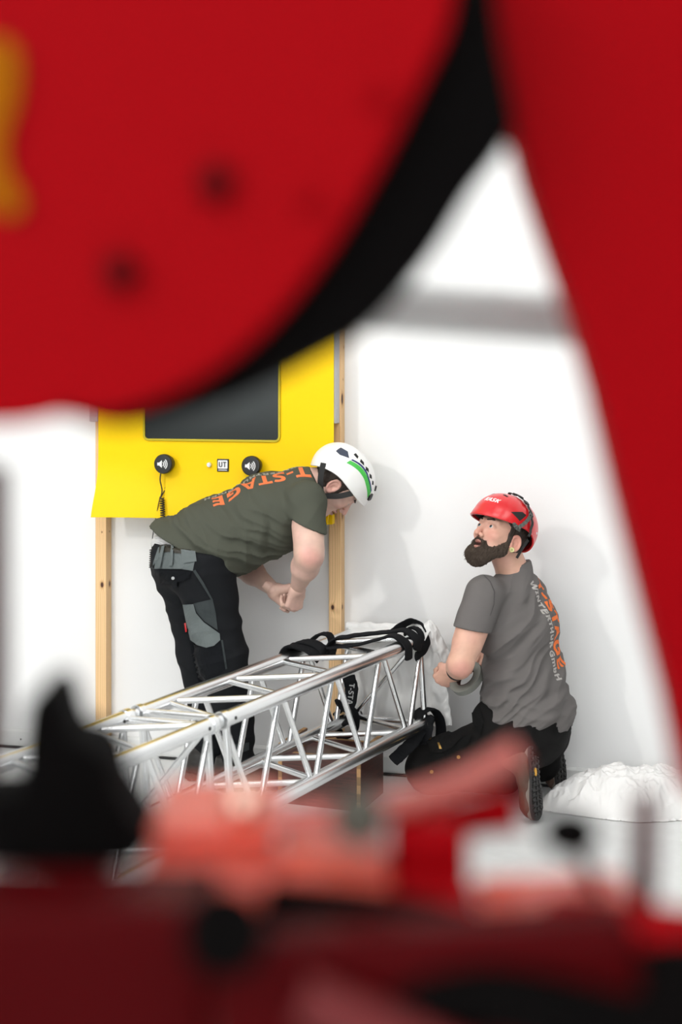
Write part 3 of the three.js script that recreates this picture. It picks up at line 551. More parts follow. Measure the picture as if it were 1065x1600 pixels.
  const armR = [[shR, elR, 0.06, 0.052], [elR, elR.clone().lerp(wrR, 0.35), 0.05, 0.05], [elR.clone().lerp(wrR, 0.35), wrR, 0.05, 0.029], [shR.clone().lerp(elR, 0.5), shR.clone().lerp(elR, 0.8), 0.056, 0.05]];
  const armL = [[shL, elL, 0.058, 0.048], [elL, elL.clone().lerp(wrL, 0.3), 0.046, 0.045], [elL.clone().lerp(wrL, 0.3), wrL, 0.045, 0.028]];
  const skinF = bones([...core, ...armR, ...armL], 0.03), [sl, sh] = bound([...core, ...armR, ...armL], 0.02);
  const st = skinTone(tone), tint = (x, y, z) => { const c = st(x, y, z), r = 0.6 * smooth(0.06, 0.015, Math.hypot(x - elR.x, y - elR.y - 0.0, z - elR.z - 0.05)); return [c[0], c[1] * (1 - 0.3 * r), c[2] * (1 - 0.3 * r)]; };
  const bodyGeo = mesher(skinF, sl, sh, 0.006, tint);
  const hm = (o, fing, backN) => { const y = fing.clone().normalize(), z = backN.clone().addScaledVector(y, -backN.dot(y)).normalize(); return basis(y.clone().cross(z), y, z, o); };
  const thumbIn = [[0.046, 0.055, -0.022], [0.05, 0.082, -0.036], [0.042, 0.098, -0.055]];
  const hR = hand(hm(wrR, V(-0.18, -0.95, -0.2), V(0.6, -0.15, 0.78)), -1, [[1.15, 1.1, 0.7], [1.2, 1.2, 0.7], [1.2, 1.25, 0.7], [1.15, 1.25, 0.7]], thumbIn, tone);
  const hL = hand(hm(wrL.clone().add(V(-0.004, 0, 0)), V(0.74, -0.5, -0.05), V(0.02, 0.1, -0.85)), 1, [[0.7, 1.2, 0.8], [0.8, 1.3, 0.8], [0.9, 1.3, 0.8], [1.0, 1.3, 0.8]], [[0.052, 0.05, -0.012], [0.064, 0.078, -0.016], [0.066, 0.102, -0.016]], tone);
  const face = makeHead(who, head, { tone, iris: [0.06, 0.05, 0.035], look: [0, -0.3], hair: [0.03, 0.02, 0.014], mouth: 0.55, eyes: 0.7 });
  part('body', joinSkin([bodyGeo, hR, hL, face]), skinMat, who);
  // T-shirt
  const torso = [[Q(268, 858, 0), Q(338, 840, 0), 0.118, 0.134, right, 1.3], [Q(338, 840, 0), Q(425, 797, 0), 0.134, 0.134, right, 1.34], [Q(425, 797, 0), Q(468, 772, 0.0), 0.128, 0.085, right, 1.5], [shR, shL, 0.07, 0.07], [Q(440, 822, 0.03), Q(364, 858, 0.03), 0.088, 0.092, right, 1.2], [Q(476, 762, 0), Q(492, 755, 0), 0.078, 0.066]];
  const slR = [[shR, shR.clone().lerp(elR, 0.62), 0.074, 0.069]], slL = [[shL, shL.clone().lerp(elL, 0.45), 0.072, 0.069]];
  const tf = bones(torso, 0.05), rf = bones(slR, 0.03), lf = bones(slL, 0.03);
  const cut = (px, py, nx, ny, dz = 0) => { const o = Q(px, py, dz), n = V(nx, ny, 0).normalize(); return (x, y) => (x - o.x) * n.x + (y - o.y) * n.y; };
  const hem = cut(307, 862, -0.47, -0.88), cuffR = cut(487, 825, -0.4, -0.92, 0.2), neck = cut(494, 752, 0.86, 0.42);
  const dL = elL.clone().sub(shL).normalize(), cL = shL.clone().lerp(elL, 0.5);
  const tee = (x, y, z) => {
    const w1 = fold(x, y, z, V(0.35, 0.9, 0.35), 21, 1), w2 = fold(x, y, z, V(0.9, 0.25, -0.4), 17, 7), tx = (x - shR.x) * 0.89 + (y - shR.y) * 0.455;
    const damp = 0.35 + 0.65 * smooth(0.02, -0.25, tx);
    let d = smax(tf(x, y, z), neck(x, y), 0.006) - 0.009 * w1 * damp - 0.006 * w2 * damp;
    const s = smax(rf(x, y, z) - 0.004 * fold(x, y, z, V(-0.5, 0.9, 0.1), 18, 3), cuffR(x, y), 0.005), l = smax(lf(x, y, z), (x - cL.x) * dL.x + (y - cL.y) * dL.y + (z - cL.z) * dL.z, 0.005);
    d = smin(d, s, 0.028); d = smin(d, l, 0.03);
    d = smax(d, hem(x, y) - 0.004 * noise(x * 20, z * 20, 0), 0.005);
    return d; };
  const [cl, ch] = bound([...torso, ...slR, ...slL], 0.03);
  const shirt = part('t_shirt', mesher(tee, cl, ch, 0.006), cloth(0.075, 0.08, 0.062), who);
  // lettering down the back: from the neck to the waist, its upper side towards the right arm
  const orange = std(lin(0.75, 0.18, 0.06), 0.8), faded = std(lin(0.3, 0.3, 0.27), 0.85);
  const mid = Q(417, 792, 0), along = sp.clone().negate(), dirB = back.clone().negate();
  const print = (name, text, size, sh0, stretch, mat, off) => part(name, layOn(lettering(text, size, 0.01, stretch), (x, y) => mid.clone().addScaledVector(along, x + off).addScaledVector(right, y + sh0).addScaledVector(back, 0.5), () => dirB, tee, 0.0015, -0.003, 0.008), mat, shirt);
  print('lettering', 'T-STAGE', 0.075, -0.012, 1.0, orange, -0.02);
  print('small_lettering', 'WINTERTHUR GmbH', 0.024, -0.045, 1.3, faded, 0.0);
  part('underwear', (() => { const c = (x, y, z) => smax(smax(bones([[Q(266, 858, 0), Q(290, 852, 0), 0.082, 0.09, V(0, 0, 1), 1.3]], 0.03)(x, y, z) + 0.004 * Math.sin(x * 260 + 40 * noise(x * 9, y * 9, z * 9)), (x - trTop.x) * 0.27 + (y - trTop.y) * 0.96 - 0.05, 0.004), -((x - trTop.x) * 0.27 + (y - trTop.y) * 0.96 + 0.02), 0.004); const o = Q(262, 852, 0); return mesher(c, [o.x - 0.2, o.y - 0.13, o.z - 0.2], [o.x + 0.25, o.y + 0.16, o.z + 0.2], 0.007); })(), std(lin(0.6, 0.6, 0.6), 0.8), who, 'crinkled white waistband above the belt');
  // boots
  const boot = { upper: std(lin(0.02, 0.018, 0.016), 0.6), mid: softBlack, sole: softBlack };
  for (const [an, yaw] of [[anR, -0.3], [anL, -0.25]]) { const z = V(Math.cos(yaw), 0, Math.sin(yaw)), x = Y.clone().cross(z); shoe('boot', who, basis(x, Y, z, V(an.x - 0.005, 0.006, an.z)), boot); }
  // white climbing helmet
  const H = helmet(who, head, { colour: 0xeeeeec, label: 'white climbing helmet with green and blue stripes', back: -0.6, arch: 0.9, tilt: 0.2, lift: 0.042, ahead: -0.011 });
  const green = phys(lin(0.06, 0.5, 0.07), 0.4), blue = phys(lin(0.01, 0.025, 0.16), 0.4);
  for (const s of [-1, 1]) {
    const st0 = (a0, w) => { const o = []; for (let i = 0; i <= 10; i++) { const q = i / 10; o.push([s * (0.5 + 1.4 * q) , 0.4 + 0.46 * Math.sin(q * 2.4) + a0 + w * (1 - 0.2 * q)]); } for (let i = 10; i >= 0; i--) { const q = i / 10; o.push([s * (0.5 + 1.4 * q), 0.4 + 0.46 * Math.sin(q * 2.4) + a0]); } return s > 0 ? o.reverse() : o; };
    H.surf('stripe', st0(-0.2, 0.2), 0, 0.0012, green); H.surf('stripe', st0(0.0, 0.08), 0, 0.0012, blue);
    const orient = (p) => s > 0 ? p : p.map(([a, e]) => [-a, e]).reverse();
    H.surf('vent', orient([[2.0, 0.7], [2.25, 0.5], [2.45, 0.46], [2.58, 0.68], [2.3, 0.82]]), 0, 0.001, std(lin(0.04, 0.05, 0.08), 0.3));
    for (const [a, e, k] of [[0.55, 0.72, 0.08], [0.8, 0.86, 0.11], [1.12, 0.97, 0.14], [1.55, 1.04, 0.17], [2.0, 1.02, 0.17]]) H.surf('vent', orient([[a - k, e - 0.05], [a + k * 0.6, e - 0.065], [a + k, e + 0.06], [a - k * 0.5, e + 0.06]]), 0, 0.001, H.liner);
    H.surf('lamp_clip', orient([[0.22, 0.2], [0.42, 0.14], [0.5, 0.3], [0.36, 0.4]]), 0, 0.007, blackPlastic);
  }
  H.surf('lamp_clip', roundRect(-0.1, 0.5, 0.1, 0.66, 0.03), 0, 0.006, blackPlastic);
  // chin strap on both sides, with its round buckle
  for (const s of [-1, 1]) {
    const strap = (pts, w = 0.022) => ribbon(pts.map(p => V(s * p[0], p[1], p[2])), w, 0.0022, (u, t, p) => t.clone().cross(V(s, 0, 0)), 24);
    const g = [strap([[0.092, 0.03, -0.11], [0.096, -0.02, -0.07], [0.088, -0.062, -0.016]]), strap([[0.1, 0.04, 0.055], [0.092, -0.01, 0.03], [0.086, -0.06, -0.012]])];
    part('chin_strap', g.map(H.world), softBlack, H.h);
    part('strap_buckle', H.world(rod(V(s * 0.086, -0.064, -0.014), V(s * 0.101, -0.065, -0.014), 0.0165, 0.014, 24)), blackPlastic, H.h);
  }
  part('chin_strap', H.world(ribbon([V(-0.086, -0.064, -0.012), V(-0.05, -0.11, 0.03), V(0, -0.128, 0.05), V(0.05, -0.11, 0.03), V(0.086, -0.064, -0.012)], 0.014, 0.002, (u, t) => t.clone().cross(V(0, -1, 0.4)), 30)), softBlack, H.h);
}
// ------------------------------------------------------------------ worker kneeling by the end of the truss, red helmet
{
  const D = 5.45, Q = (x, y, dz = 0) => P(x, y, D - dz);
  const who = thing('person', 'bearded man in a red helmet and grey T-shirt kneeling by the truss end', 'person', V(Q(800, 1270).x, 0, -D));
  const tone = [0.66, 0.38, 0.285];
  const lat = V(0.6, 0.1, -0.79).normalize(), left = lat.clone().negate(), fw = V(-0.79, 0.0, -0.6).normalize(), back = fw.clone().negate();
  const shL = Q(756, 928, 0.13), elL = Q(719, 1037, 0.24), wrL = Q(712, 1049, 0.0), shR = Q(826, 926, -0.17), elR = Q(800, 1020, -0.28), wrR = Q(762, 996, -0.1);
  const head = frameOf(Q(780, 838, 0.03), V(0.363, 0.891, -0.272), V(-0.713, 0.454, 0.535));
  const at = (x, y, z) => V(x, y, z).applyMatrix4(head);
  // trousers
  const pel = Q(828, 1140, -0.02), hipL = Q(812, 1150, 0.08), hipR = Q(840, 1142, -0.12), knL = Q(674, 1210, -0.14), knR = Q(716, 1200, -0.36), anL = Q(788, 1210, 0.1), anR = Q(850, 1198, -0.12);
  knL.y = 0.11; knR.y = 0.085; anL.y = 0.13; anR.y = 0.12;
  const legs = [[hipL, hipR, 0.12, 0.115], [Q(832, 1118, 0), Q(826, 1140, 0), 0.14, 0.14, lat, 1.15], [Q(843, 1132, 0.02), Q(832, 1140, 0), 0.108, 0.11], [hipL, knL, 0.112, 0.092], [hipR, knR, 0.112, 0.092], [knL, anL, 0.08, 0.056], [knR, anR, 0.08, 0.062], [hipL.clone().lerp(knL, 0.75), knL, 0.093, 0.09], [Q(770, 1122, 0.06), Q(812, 1135, 0.05), 0.075, 0.1]];
  const legF = bones(legs, 0.045);
  const trF = (x, y, z) => { let d = legF(x, y, z); d -= 0.007 * fold(x, y, z, V(0.9, 0.4, 0.2), 9, 4) + 0.005 * fold(x, y, z, V(0.5, -0.9, 0.4), 13, 8) - 0.006; d = smax(d, y - (pel.y + 0.125), 0.006); d = smax(d, -(y - 0.004), 0.004); return d; };
  const [tl, th] = bound(legs, 0.03); tl[1] = -0.02;
  const blackCloth = cloth(0.0075, 0.007, 0.007), blackCloth2 = cloth(0.006, 0.006, 0.006), brass = std(lin(0.55, 0.33, 0.1), 0.35, 1);
  const trousers = part('trousers', mesher(trF, tl, th, 0.007), blackCloth, who);
  const pad = (name, pts, mat, outer = 0.003, label, edge = 0.02) => part(name, onView(pts, trF, D - 0.6, outer, -0.006, edge), mat, trousers, label);
  pad('cargo_pocket', [[668, 1160], [706, 1146], [736, 1150], [722, 1184], [694, 1198], [672, 1190]], blackCloth2, 0.007);
  pad('pocket_flap', [[664, 1156], [700, 1142], [722, 1150], [706, 1168], [690, 1176], [675, 1176]], blackCloth, 0.012);
  pad('front_pocket', [[736, 1108], [748, 1104], [756, 1126], [750, 1148], [738, 1130]], blackCloth2, 0.006);
  for (const [x, y] of [[701, 1136], [671, 1153], [716, 1183], [674, 1206]]) pad('snap_button', circle(x, y, 2.9, 12), brass, 0.014, undefined, 0.01);
  pad('pocket_mark', [[683, 1160], [686, 1160], [690, 1170], [686, 1170]], brass, 0.0145);
  for (const x of [832, 866]) pad('belt_loop', [[x, 1136], [x + 5, 1136], [x + 5, 1147], [x, 1147]], blackCloth2, 0.005);
  // skin
  const core = [[pel, Q(820, 1060, 0), 0.11, 0.1, lat, 1.2], [Q(820, 1060, 0), Q(806, 960, 0), 0.1, 0.105, lat, 1.3], [shL, shR, 0.045, 0.045], [Q(806, 960, 0), Q(802, 900, 0), 0.085, 0.055], [Q(802, 896, 0), at(0, -0.03, -0.035), 0.062, 0.06], [hipL, knL, 0.075, 0.06], [knL, anL, 0.05, 0.04], [hipR, knR, 0.075, 0.06], [knR, anR, 0.05, 0.04]];
  const armL = [[shL, elL, 0.06, 0.044], [elL, elL.clone().lerp(wrL, 0.3), 0.043, 0.043], [elL.clone().lerp(wrL, 0.3), wrL, 0.043, 0.029], [shL.clone().lerp(elL, 0.4), shL.clone().lerp(elL, 0.7), 0.055, 0.052]];
  const armR = [[shR, elR, 0.06, 0.05], [elR, wrR, 0.048, 0.029]];
  const skinF = bones([...core, ...armL, ...armR], 0.03), [sl, sh] = bound([...core, ...armL, ...armR], 0.02); sl[1] = 0.01;
  const st = skinTone(tone), tint = (x, y, z) => { const c = st(x, y, z), r = 0.5 * smooth(0.06, 0.02, Math.hypot(x - elL.x, y - elL.y + 0.02, z - elL.z - 0.04)); return [c[0], c[1] * (1 - 0.28 * r), c[2] * (1 - 0.2 * r)]; };
  const bodyGeo = mesher(skinF, sl, sh, 0.006, tint);
  const hm = (o, fing, backN) => { const y = fing.clone().normalize(), z = backN.clone().addScaledVector(y, -backN.dot(y)).normalize(); return basis(y.clone().cross(z), y, z, o); };
  const hL = hand(hm(wrL.clone().add(V(0, -0.004, -0.01)), V(-0.5, -0.42, -0.45), V(-0.1, -0.25, 0.95)), 1, FIST, [[0.04, 0.055, -0.03], [0.03, 0.075, -0.05], [0.01, 0.085, -0.058]], tone);
  const hR = hand(hm(wrR, V(-0.28, -0.55, 0.6), V(0.3, 0.75, 0.6)), -1, [[0.5, 0.5, 0.4], [0.55, 0.6, 0.4], [0.6, 0.6, 0.4], [0.6, 0.6, 0.4]], [[0.048, 0.055, -0.03], [0.05, 0.08, -0.045], [0.045, 0.1, -0.055]], tone);
  const face = makeHead(who, head, { tone, iris: [0.07, 0.1, 0.12], look: [0.05, 0.14], hair: [0.028, 0.018, 0.012], mouth: 0.9, eyes: 1.15, earDrop: 0.012 });
  part('body', joinSkin([bodyGeo, hL, hR, face]), skinMat, who);
  // beard: a shaped mass with strands along the edge
  const bf0 = (x, y, z) => { const s = Math.abs(x);
    let d = cap(s, y, z, V(0.072, -0.012, 0.006), V(0.062, -0.062, 0.024), 0.009, 0.021);
    d = smin(d, cap(s, y, z, V(0.06, -0.062, 0.024), V(0.03, -0.1, 0.068), 0.02, 0.031), 0.02);
    d = smin(d, ell(x, y, z, 0, -0.115, 0.071, 0.043, 0.038, 0.031), 0.025);
    d = smin(d, cap(s, y, z, V(0.026, -0.063, 0.083), V(0.034, -0.085, 0.072), 0.0095, 0.014), 0.012);
    d = smin(d, cap(s, y, z, V(0.0, -0.049, 0.099), V(0.026, -0.059, 0.086), 0.0055, 0.0075), 0.008);
    return smax(d, -ell(x, y, z, 0, -0.066, 0.105, 0.022, 0.014, 0.03), 0.004); };
  const bf = (x, y, z) => bf0(x, y, z) + 0.0035 * noise(x * 160, y * 60, z * 110) + 0.0025 * noise(x * 330, y * 160, z * 330);
  const beardMat = std(lin(0.042, 0.027, 0.017), 0.8);
  const beard = part('beard', xform(mesher(bf, [-0.1, -0.18, -0.03], [0.1, 0.02, 0.13], 0.0026), head), beardMat, who);
  const strands = [];
  for (let i = 0; i < 900 && strands.length < 420; i++) {
    const a = (rnd() - 0.5) * 2, x = a * 0.075, y = -0.04 - rnd() * 0.1, o = V(x, y, 0.2), d = V(0, 0, -1); let t = 0, hit = 0;
    for (let k = 0; k < 60; k++) { const v = bf0(o.x, o.y, o.z - t); if (v < 0.0015) { hit = 1; break; } t += Math.max(v * 0.8, 0.0008); if (t > 0.25) break; }
    if (!hit) continue;
    const p = V(x, y, 0.2 - t), dir = V(x * 3 + (rnd() - 0.5) * 0.5, -1 + (rnd() - 0.5) * 0.5, 0.35 + rnd() * 0.3).normalize(), l = 0.004 + rnd() * 0.005;
    strands.push(rod(p.clone().addScaledVector(dir, -0.005), p.clone().addScaledVector(dir, l), 0.0008, 0.0002, 4));
  }
  const sm = part('beard_strands', xform(mergeGeometries(strands.map(flat)), head), beardMat, beard); sm.userData.kind = 'stuff';
  // ear plug
  const plug = part('ear_plug', xform((() => { const pr = [[0, 0], [0.0085, 0], [0.0095, 0.002], [0.0095, 0.006], [0.008, 0.008], [0.006, 0.0055], [0, 0.0045]].map(q => new THREE.Vector2(...q)), g = new THREE.LatheGeometry(pr, 28); g.rotateZ(-Math.PI / 2); g.rotateY(-0.5); g.translate(0.085, -0.046, -0.0025); return g; })(), head), phys(lin(0.62, 0.6, 0.28), 0.35), who, 'pale round ear plug');
  part('plug_center', xform((() => { const g = new THREE.CylinderGeometry(0.004, 0.004, 0.001, 20); g.rotateZ(-Math.PI / 2); g.rotateY(-0.5); g.translate(0.0893, -0.046, -0.0005); return g; })(), head), std(lin(0.35, 0.33, 0.14), 0.5), plug);
  part('wristband', (() => { const a = wrL.clone().lerp(elL, 0.16), d = elL.clone().sub(wrL).normalize(), g = new THREE.TorusGeometry(0.034, 0.006, 10, 40); g.scale(1, 1, 2.2); g.applyQuaternion(new THREE.Quaternion().setFromUnitVectors(V(0, 0, 1), d)); g.translate(a.x, a.y, a.z); return g; })(), softBlack, who, 'black wristband');
  // T-shirt
  const torso = [[Q(823, 1106, 0), Q(820, 1060, 0), 0.171, 0.14, lat, 1.14], [Q(820, 1060, 0), Q(808, 975, 0), 0.136, 0.132, lat, 1.28], [Q(808, 975, 0), Q(806, 935, 0.0), 0.132, 0.1, lat, 1.5], [shL, shR, 0.062, 0.058], [Q(808, 935, 0), Q(806, 880, 0.0), 0.085, 0.061]];
  const slL = [[shL, shL.clone().lerp(elL, 0.55), 0.07, 0.071]], slR = [[shR, shR.clone().lerp(elR, 0.5), 0.066, 0.069]];
  const tf = bones(torso, 0.045), lf = bones(slL, 0.03), rf = bones(slR, 0.03);
  const cO = Q(735, 984, 0.19), cN = V(-0.18, -0.97, 0.1).normalize(), nO = Q(800, 884, 0.01), nN = V(-0.31, 0.95, 0.0).normalize(), hemY = Q(820, 1133, 0).y, rO = shR.clone().lerp(elR, 0.5), rN = elR.clone().sub(shR).normalize();
  const pl = (o, n, x, y, z) => (x - o.x) * n.x + (y - o.y) * n.y + (z - o.z) * n.z;
  const tee = (x, y, z) => {
    const low = smooth(1.35 - 0.35, 0.35, y), w1 = fold(x, y, z, V(-0.75, 0.7, 0.3), 16, 2), w2 = fold(x, y, z, V(-0.5, 0.8, -0.2), 26, 6), w3 = fold(x, y, z, V(0.15, 1, 0.1), 15, 9);
    let d = tf(x, y, z) - (0.005 + 0.009 * low) * w1 - 0.004 * (0.3 + low) * w2 - 0.007 * smooth(0.55, 0.4, y) * smooth(hemY, hemY + 0.1, y) * w3 + 0.008;
    d = smax(d, pl(nO, nN, x, y, z), 0.005);
    const l = smax(lf(x, y, z) - 0.003 * fold(x, y, z, V(0.6, 0.8, 0), 16, 3), pl(cO, cN, x, y, z), 0.004), r = smax(rf(x, y, z), pl(rO, rN, x, y, z), 0.004);
    d = smin(d, l, 0.022); d = smin(d, r, 0.03);
    return smax(d, hemY - y + 0.008 * noise(x * 9, 3, z * 9) - 0.02 * (x - Q(820, 1133).x), 0.006); };
  const [cl, ch] = bound([...torso, ...slL, ...slR], 0.03);
  const shirt = part('t_shirt', mesher(tee, cl, ch, 0.006), cloth(0.14, 0.13, 0.127), who);
  const seam = (pts) => part('seam', onView(pts, tee, D - 0.6, 0.0015, -0.003, 0.02), std(lin(0.07, 0.065, 0.064), 0.95), shirt);
  seam([[756, 898], [766, 908], [773, 925], [772, 945], [766, 962], [765, 962], [771, 944], [771.6, 925], [765, 909], [755.4, 899]]);
  const orange = std(lin(0.8, 0.17, 0.03), 0.8), pale = std(lin(0.42, 0.4, 0.38), 0.85);
  // down the spine: reads from the neck to the waist, its upper side to the wearer's right
  const spineTop = Q(806, 885, 0), along = V(0.06, -1, 0.02).normalize(), mid = Q(810, 972, 0), pb = V(0.94, 0.0, 0.34).normalize(), pl0 = V(0.34, 0.06, -0.94).normalize(), pin = pb.clone().negate();
  const print = (name, text, size, shv, stretch, mat, off) => part(name, layOn(lettering(text, size, 0.01, stretch), (x, y) => mid.clone().addScaledVector(along, x + off).addScaledVector(pl0, y + shv).addScaledVector(pb, 0.5), () => pin, tee, 0.0015, -0.003, 0.008), mat, shirt);
  print('lettering', 'T-STAGE', 0.068, -0.018, 0.92, orange, 0.0);
  print('small_lettering', 'WINTERTHUR GmbH', 0.022, -0.052, 1.25, pale, 0.015);
  // shoes, toes on the floor and soles upright
  const shoeM = { upper: phys(lin(0.07, 0.035, 0.022), 0.6), mid: std(lin(0.16, 0.14, 0.12), 0.7), sole: std(lin(0.013, 0.012, 0.012), 0.6) };
  const put = (heel, yaw) => { const sn = V(Math.cos(yaw), 0.1, Math.sin(yaw)).normalize(), z = V(-0.03, -1, 0.06), y = sn.clone().negate(), zz = z.addScaledVector(y, -z.dot(y)).normalize(), x = y.clone().cross(zz); return basis(x, y, zz, heel.clone().addScaledVector(zz, 0.1)).scale(V(0.92, 0.92, 0.9)); };
  const Lm = put(Q(834, 1160, 0.19), 0.6); { const tip = V(0, 0.02, 0.198).applyMatrix4(Lm); Lm.setPosition(V().setFromMatrixPosition(Lm).add(V(0, 0.012 - tip.y, 0))); }
  const Ls = shoe('work_shoe', who, Lm, shoeM, 'brown leather work shoe with black lugged sole');
  part('sole_badge', xform((() => { const g = new THREE.CylinderGeometry(0.011, 0.011, 0.004, 24); g.scale(0.8, 1, 1.5); g.translate(0.004, -0.001, 0.004); return g; })(), Lm), std(lin(0.75, 0.38, 0.03), 0.5), Ls, 'yellow oval badge in the sole');
  const Rm = put(Q(872, 1150, -0.16), 0.6); { const tip = V(0, 0.02, 0.198).applyMatrix4(Rm); Rm.setPosition(V().setFromMatrixPosition(Rm).add(V(0, 0.012 - tip.y, 0))); }
  shoe('work_shoe', who, Rm, shoeM, 'far brown work shoe');
  // red helmet
  const H = helmet(who, head, { colour: 0xd2121c, label: 'red climbing helmet with white lettering and folded black chin strap', back: -0.5, arch: 0.5, lift: 0.046, ahead: -0.006 });
  { // white maker's lettering on the front
    const g = new TessellateModifier(0.02, 4).modify(flat(lettering('KASK', 0.16, 1, 1.15))), p = g.attributes.position;
    for (let i = 0; i < p.count; i++) { const x = p.getX(i), y = p.getY(i), q = H.S(0.2 + x + y * 0.25, 0.42 + y, p.getZ(i) > 0.5 ? 0.0012 : -0.002); p.setXYZ(i, q.x, q.y, q.z); }
    g.computeVertexNormals(); part('lettering', H.world(g), printWhite, H.h);
  }
  for (const s of [-1, 1]) {
    const orient = (p) => s > 0 ? p : p.map(([a, e]) => [-a, e]).reverse();
    H.surf('vent', orient([[0.98, 0.27], [1.3, 0.12], [1.48, 0.42], [1.32, 0.46]]), 0, 0.001, H.liner);
    H.surf('vent', orient([[0.35, 0.92], [0.62, 0.84], [0.66, 0.9], [0.42, 0.98]]), 0, 0.001, H.liner);
    H.surf('vent', orient([[2.6, 0.3], [2.95, 0.0], [3.0, 0.2], [2.8, 0.45]]), 0, 0.001, H.liner);
    H.surf('rivet', orient(circle(2.15, 0.1, 0.04, 14)), 0, 0.002, steel);
  }
  { // the chin strap is folded up over the shell
    const over = (pts, w, lift) => { const c = new THREE.CatmullRomCurve3(pts.map(([a, e]) => V(a, e, 0))); return ribbon(Array.from({ length: 26 }, (_, i) => { const q = c.getPoint(i / 25); return H.S(q.x, q.y, lift + 0.002 * Math.sin(i * 1.4)); }), w, 0.003, (u, t, p) => t.clone().cross(p.clone().sub(V(0, 0.03, 0))), 60); };
    part('chin_strap', [over([[1.72, -0.18], [1.7, 0.2], [1.62, 0.55], [1.5, 0.95], [1.0, 1.4], [-0.9, 1.42]], 0.013, 0.006)].map(H.world), softBlack, H.h);
    part('chin_strap', [over([[1.3, -0.1], [1.42, 0.1], [1.52, 0.3], [1.6, 0.5]], 0.014, 0.008), over([[1.3, -0.1], [1.15, -0.05], [1.25, -0.14], [1.4, -0.16]], 0.01, 0.0)].map(H.world), std(lin(0.09, 0.1, 0.09), 0.6), H.h, 'grey strap end');
    for (const [a, e] of [[1.62, 0.5], [1.5, 0.9], [1.3, 1.2], [0.8, 1.45]]) { const q = H.S(a, e, 0.008), n = q.clone().sub(V(0, 0.04, 0)).normalize(), x = V(0, 1, 0).cross(n).normalize(); part('strap_buckle', H.world(rbox(0.022, 0.02, 0.007, 0.003, basis(x, n.clone().cross(x), n, q), 2)), blackPlastic, H.h); }
    part('chin_strap', [H.world(ribbon([V(0.09, 0.02, -0.06), V(0.086, -0.02, -0.05), V(0.075, -0.06, -0.05)], 0.012, 0.002, (u, t) => t.clone().cross(V(1, 0, 0)), 16))], softBlack, H.h);
  }
}
// ------------------------------------------------------------------ straps, cloths, tape
const webbing = cloth(0.009, 0.0095, 0.011), webbingEdge = std(lin(0.02, 0.021, 0.024), 0.8);
const KU = (t, s, v, h) => K(t, s, v).add(V(0, h, 0));
function sling(label, paths, group) {
  const c = paths[0].pts[Math.floor(paths[0].pts.length / 2)];
  const t = thing('lifting_strap', label, 'strap', c.clone(), group);
  for (const p of paths) {
    const curve = new THREE.CatmullRomCurve3(p.pts), n = 70, width = p.width ?? 0.055, th = p.thick ?? 0.012;
    // a padded sleeve: flattened oval swept along the path
    const g = (() => {
      const pos = [], idx = [], m = 14; let ref = p.across ? p.across.clone() : null;
      for (let i = 0; i <= n; i++) {
        const u = i / n, q = curve.getPoint(u), T = curve.getTangent(u), w = (typeof p.across === 'function' ? p.across(u) : ref.clone()); w.addScaledVector(T, -w.dot(T)).normalize();
        const nn = T.clone().cross(w), end = Math.min(1, Math.min(u, 1 - u) * 60 + 0.55);
        for (let k = 0; k < m; k++) { const a = k / m * 6.2832, ca = Math.cos(a), sa = Math.sin(a), wob = 1 + 0.1 * noise(u * 14, k, width * 90); pos.push(...q.clone().addScaledVector(w, width / 2 * Math.sign(ca) * Math.pow(Math.abs(ca), 0.7) * end * wob).addScaledVector(nn, th / 2 * sa * end + 0.002 * noise(u * 20, ca * 2, 3)).toArray()); }
      }
      for (let i = 0; i < n; i++) for (let k = 0; k < m; k++) { const a = i * m + k, b = i * m + (k + 1) % m, c2 = a + m, d = b + m; idx.push(a, b, d, a, d, c2); }
      for (const e of [0, n]) for (let k = 1; k < m - 1; k++) e ? idx.push(e * m, e * m + k, e * m + k + 1) : idx.push(0, k + 1, k);
      const g = new THREE.BufferGeometry(); g.setAttribute('position', new THREE.Float32BufferAttribute(pos, 3)); g.setIndex(idx); g.computeVertexNormals(); return g;
    })();
    part(p.name ?? 'strap_sleeve', g, p.mat ?? webbing, t);
  }
  return t;
}
sling('black padded strap lying across the truss top and wrapping over the near chord', [
  { pts: [KU(0.345, 0.3, 1, 0.022), KU(0.34, 0.36, 1, 0.045), KU(0.28, 0.46, 1, 0.05), KU(0.22, 0.6, 1, 0.05), KU(0.16, 0.8, 1, 0.05), KU(0.12, 0.95, 1, 0.048), KU(0.1, 1.07, 1, 0.01), KU(0.11, 1.09, 1, -0.03)], across: AX, width: 0.06 }]);
sling('black flat strap beside the padded one, hanging over the near chord by its end', [
  { pts: [KU(0.36, 0.28, 1, 0.02), KU(0.33, 0.42, 1, 0.02), KU(0.3, 0.62, 1, 0.025), KU(0.26, 0.82, 1, 0.04), KU(0.22, 0.96, 1, 0.046), KU(0.19, 1.09, 1, 0.005), KU(0.19, 1.1, 1, -0.05)], across: AX, width: 0.058 }]);
sling('wide black strap bunched over the far top chord', [
  { pts: [KU(0.48, -0.1, 1, -0.01), KU(0.47, -0.02, 1, 0.038), KU(0.44, 0.1, 1, 0.035), KU(0.42, 0.2, 1, 0.018), KU(0.4, 0.28, 1, -0.012)], across: AX, width: 0.08, thick: 0.014 },
  { pts: [KU(0.42, -0.1, 1, 0.0), KU(0.41, 0.0, 1, 0.042), KU(0.385, 0.13, 1, 0.04), KU(0.36, 0.25, 1, 0.01), KU(0.35, 0.28, 1, -0.02)], across: AX, width: 0.07, thick: 0.014 }]);
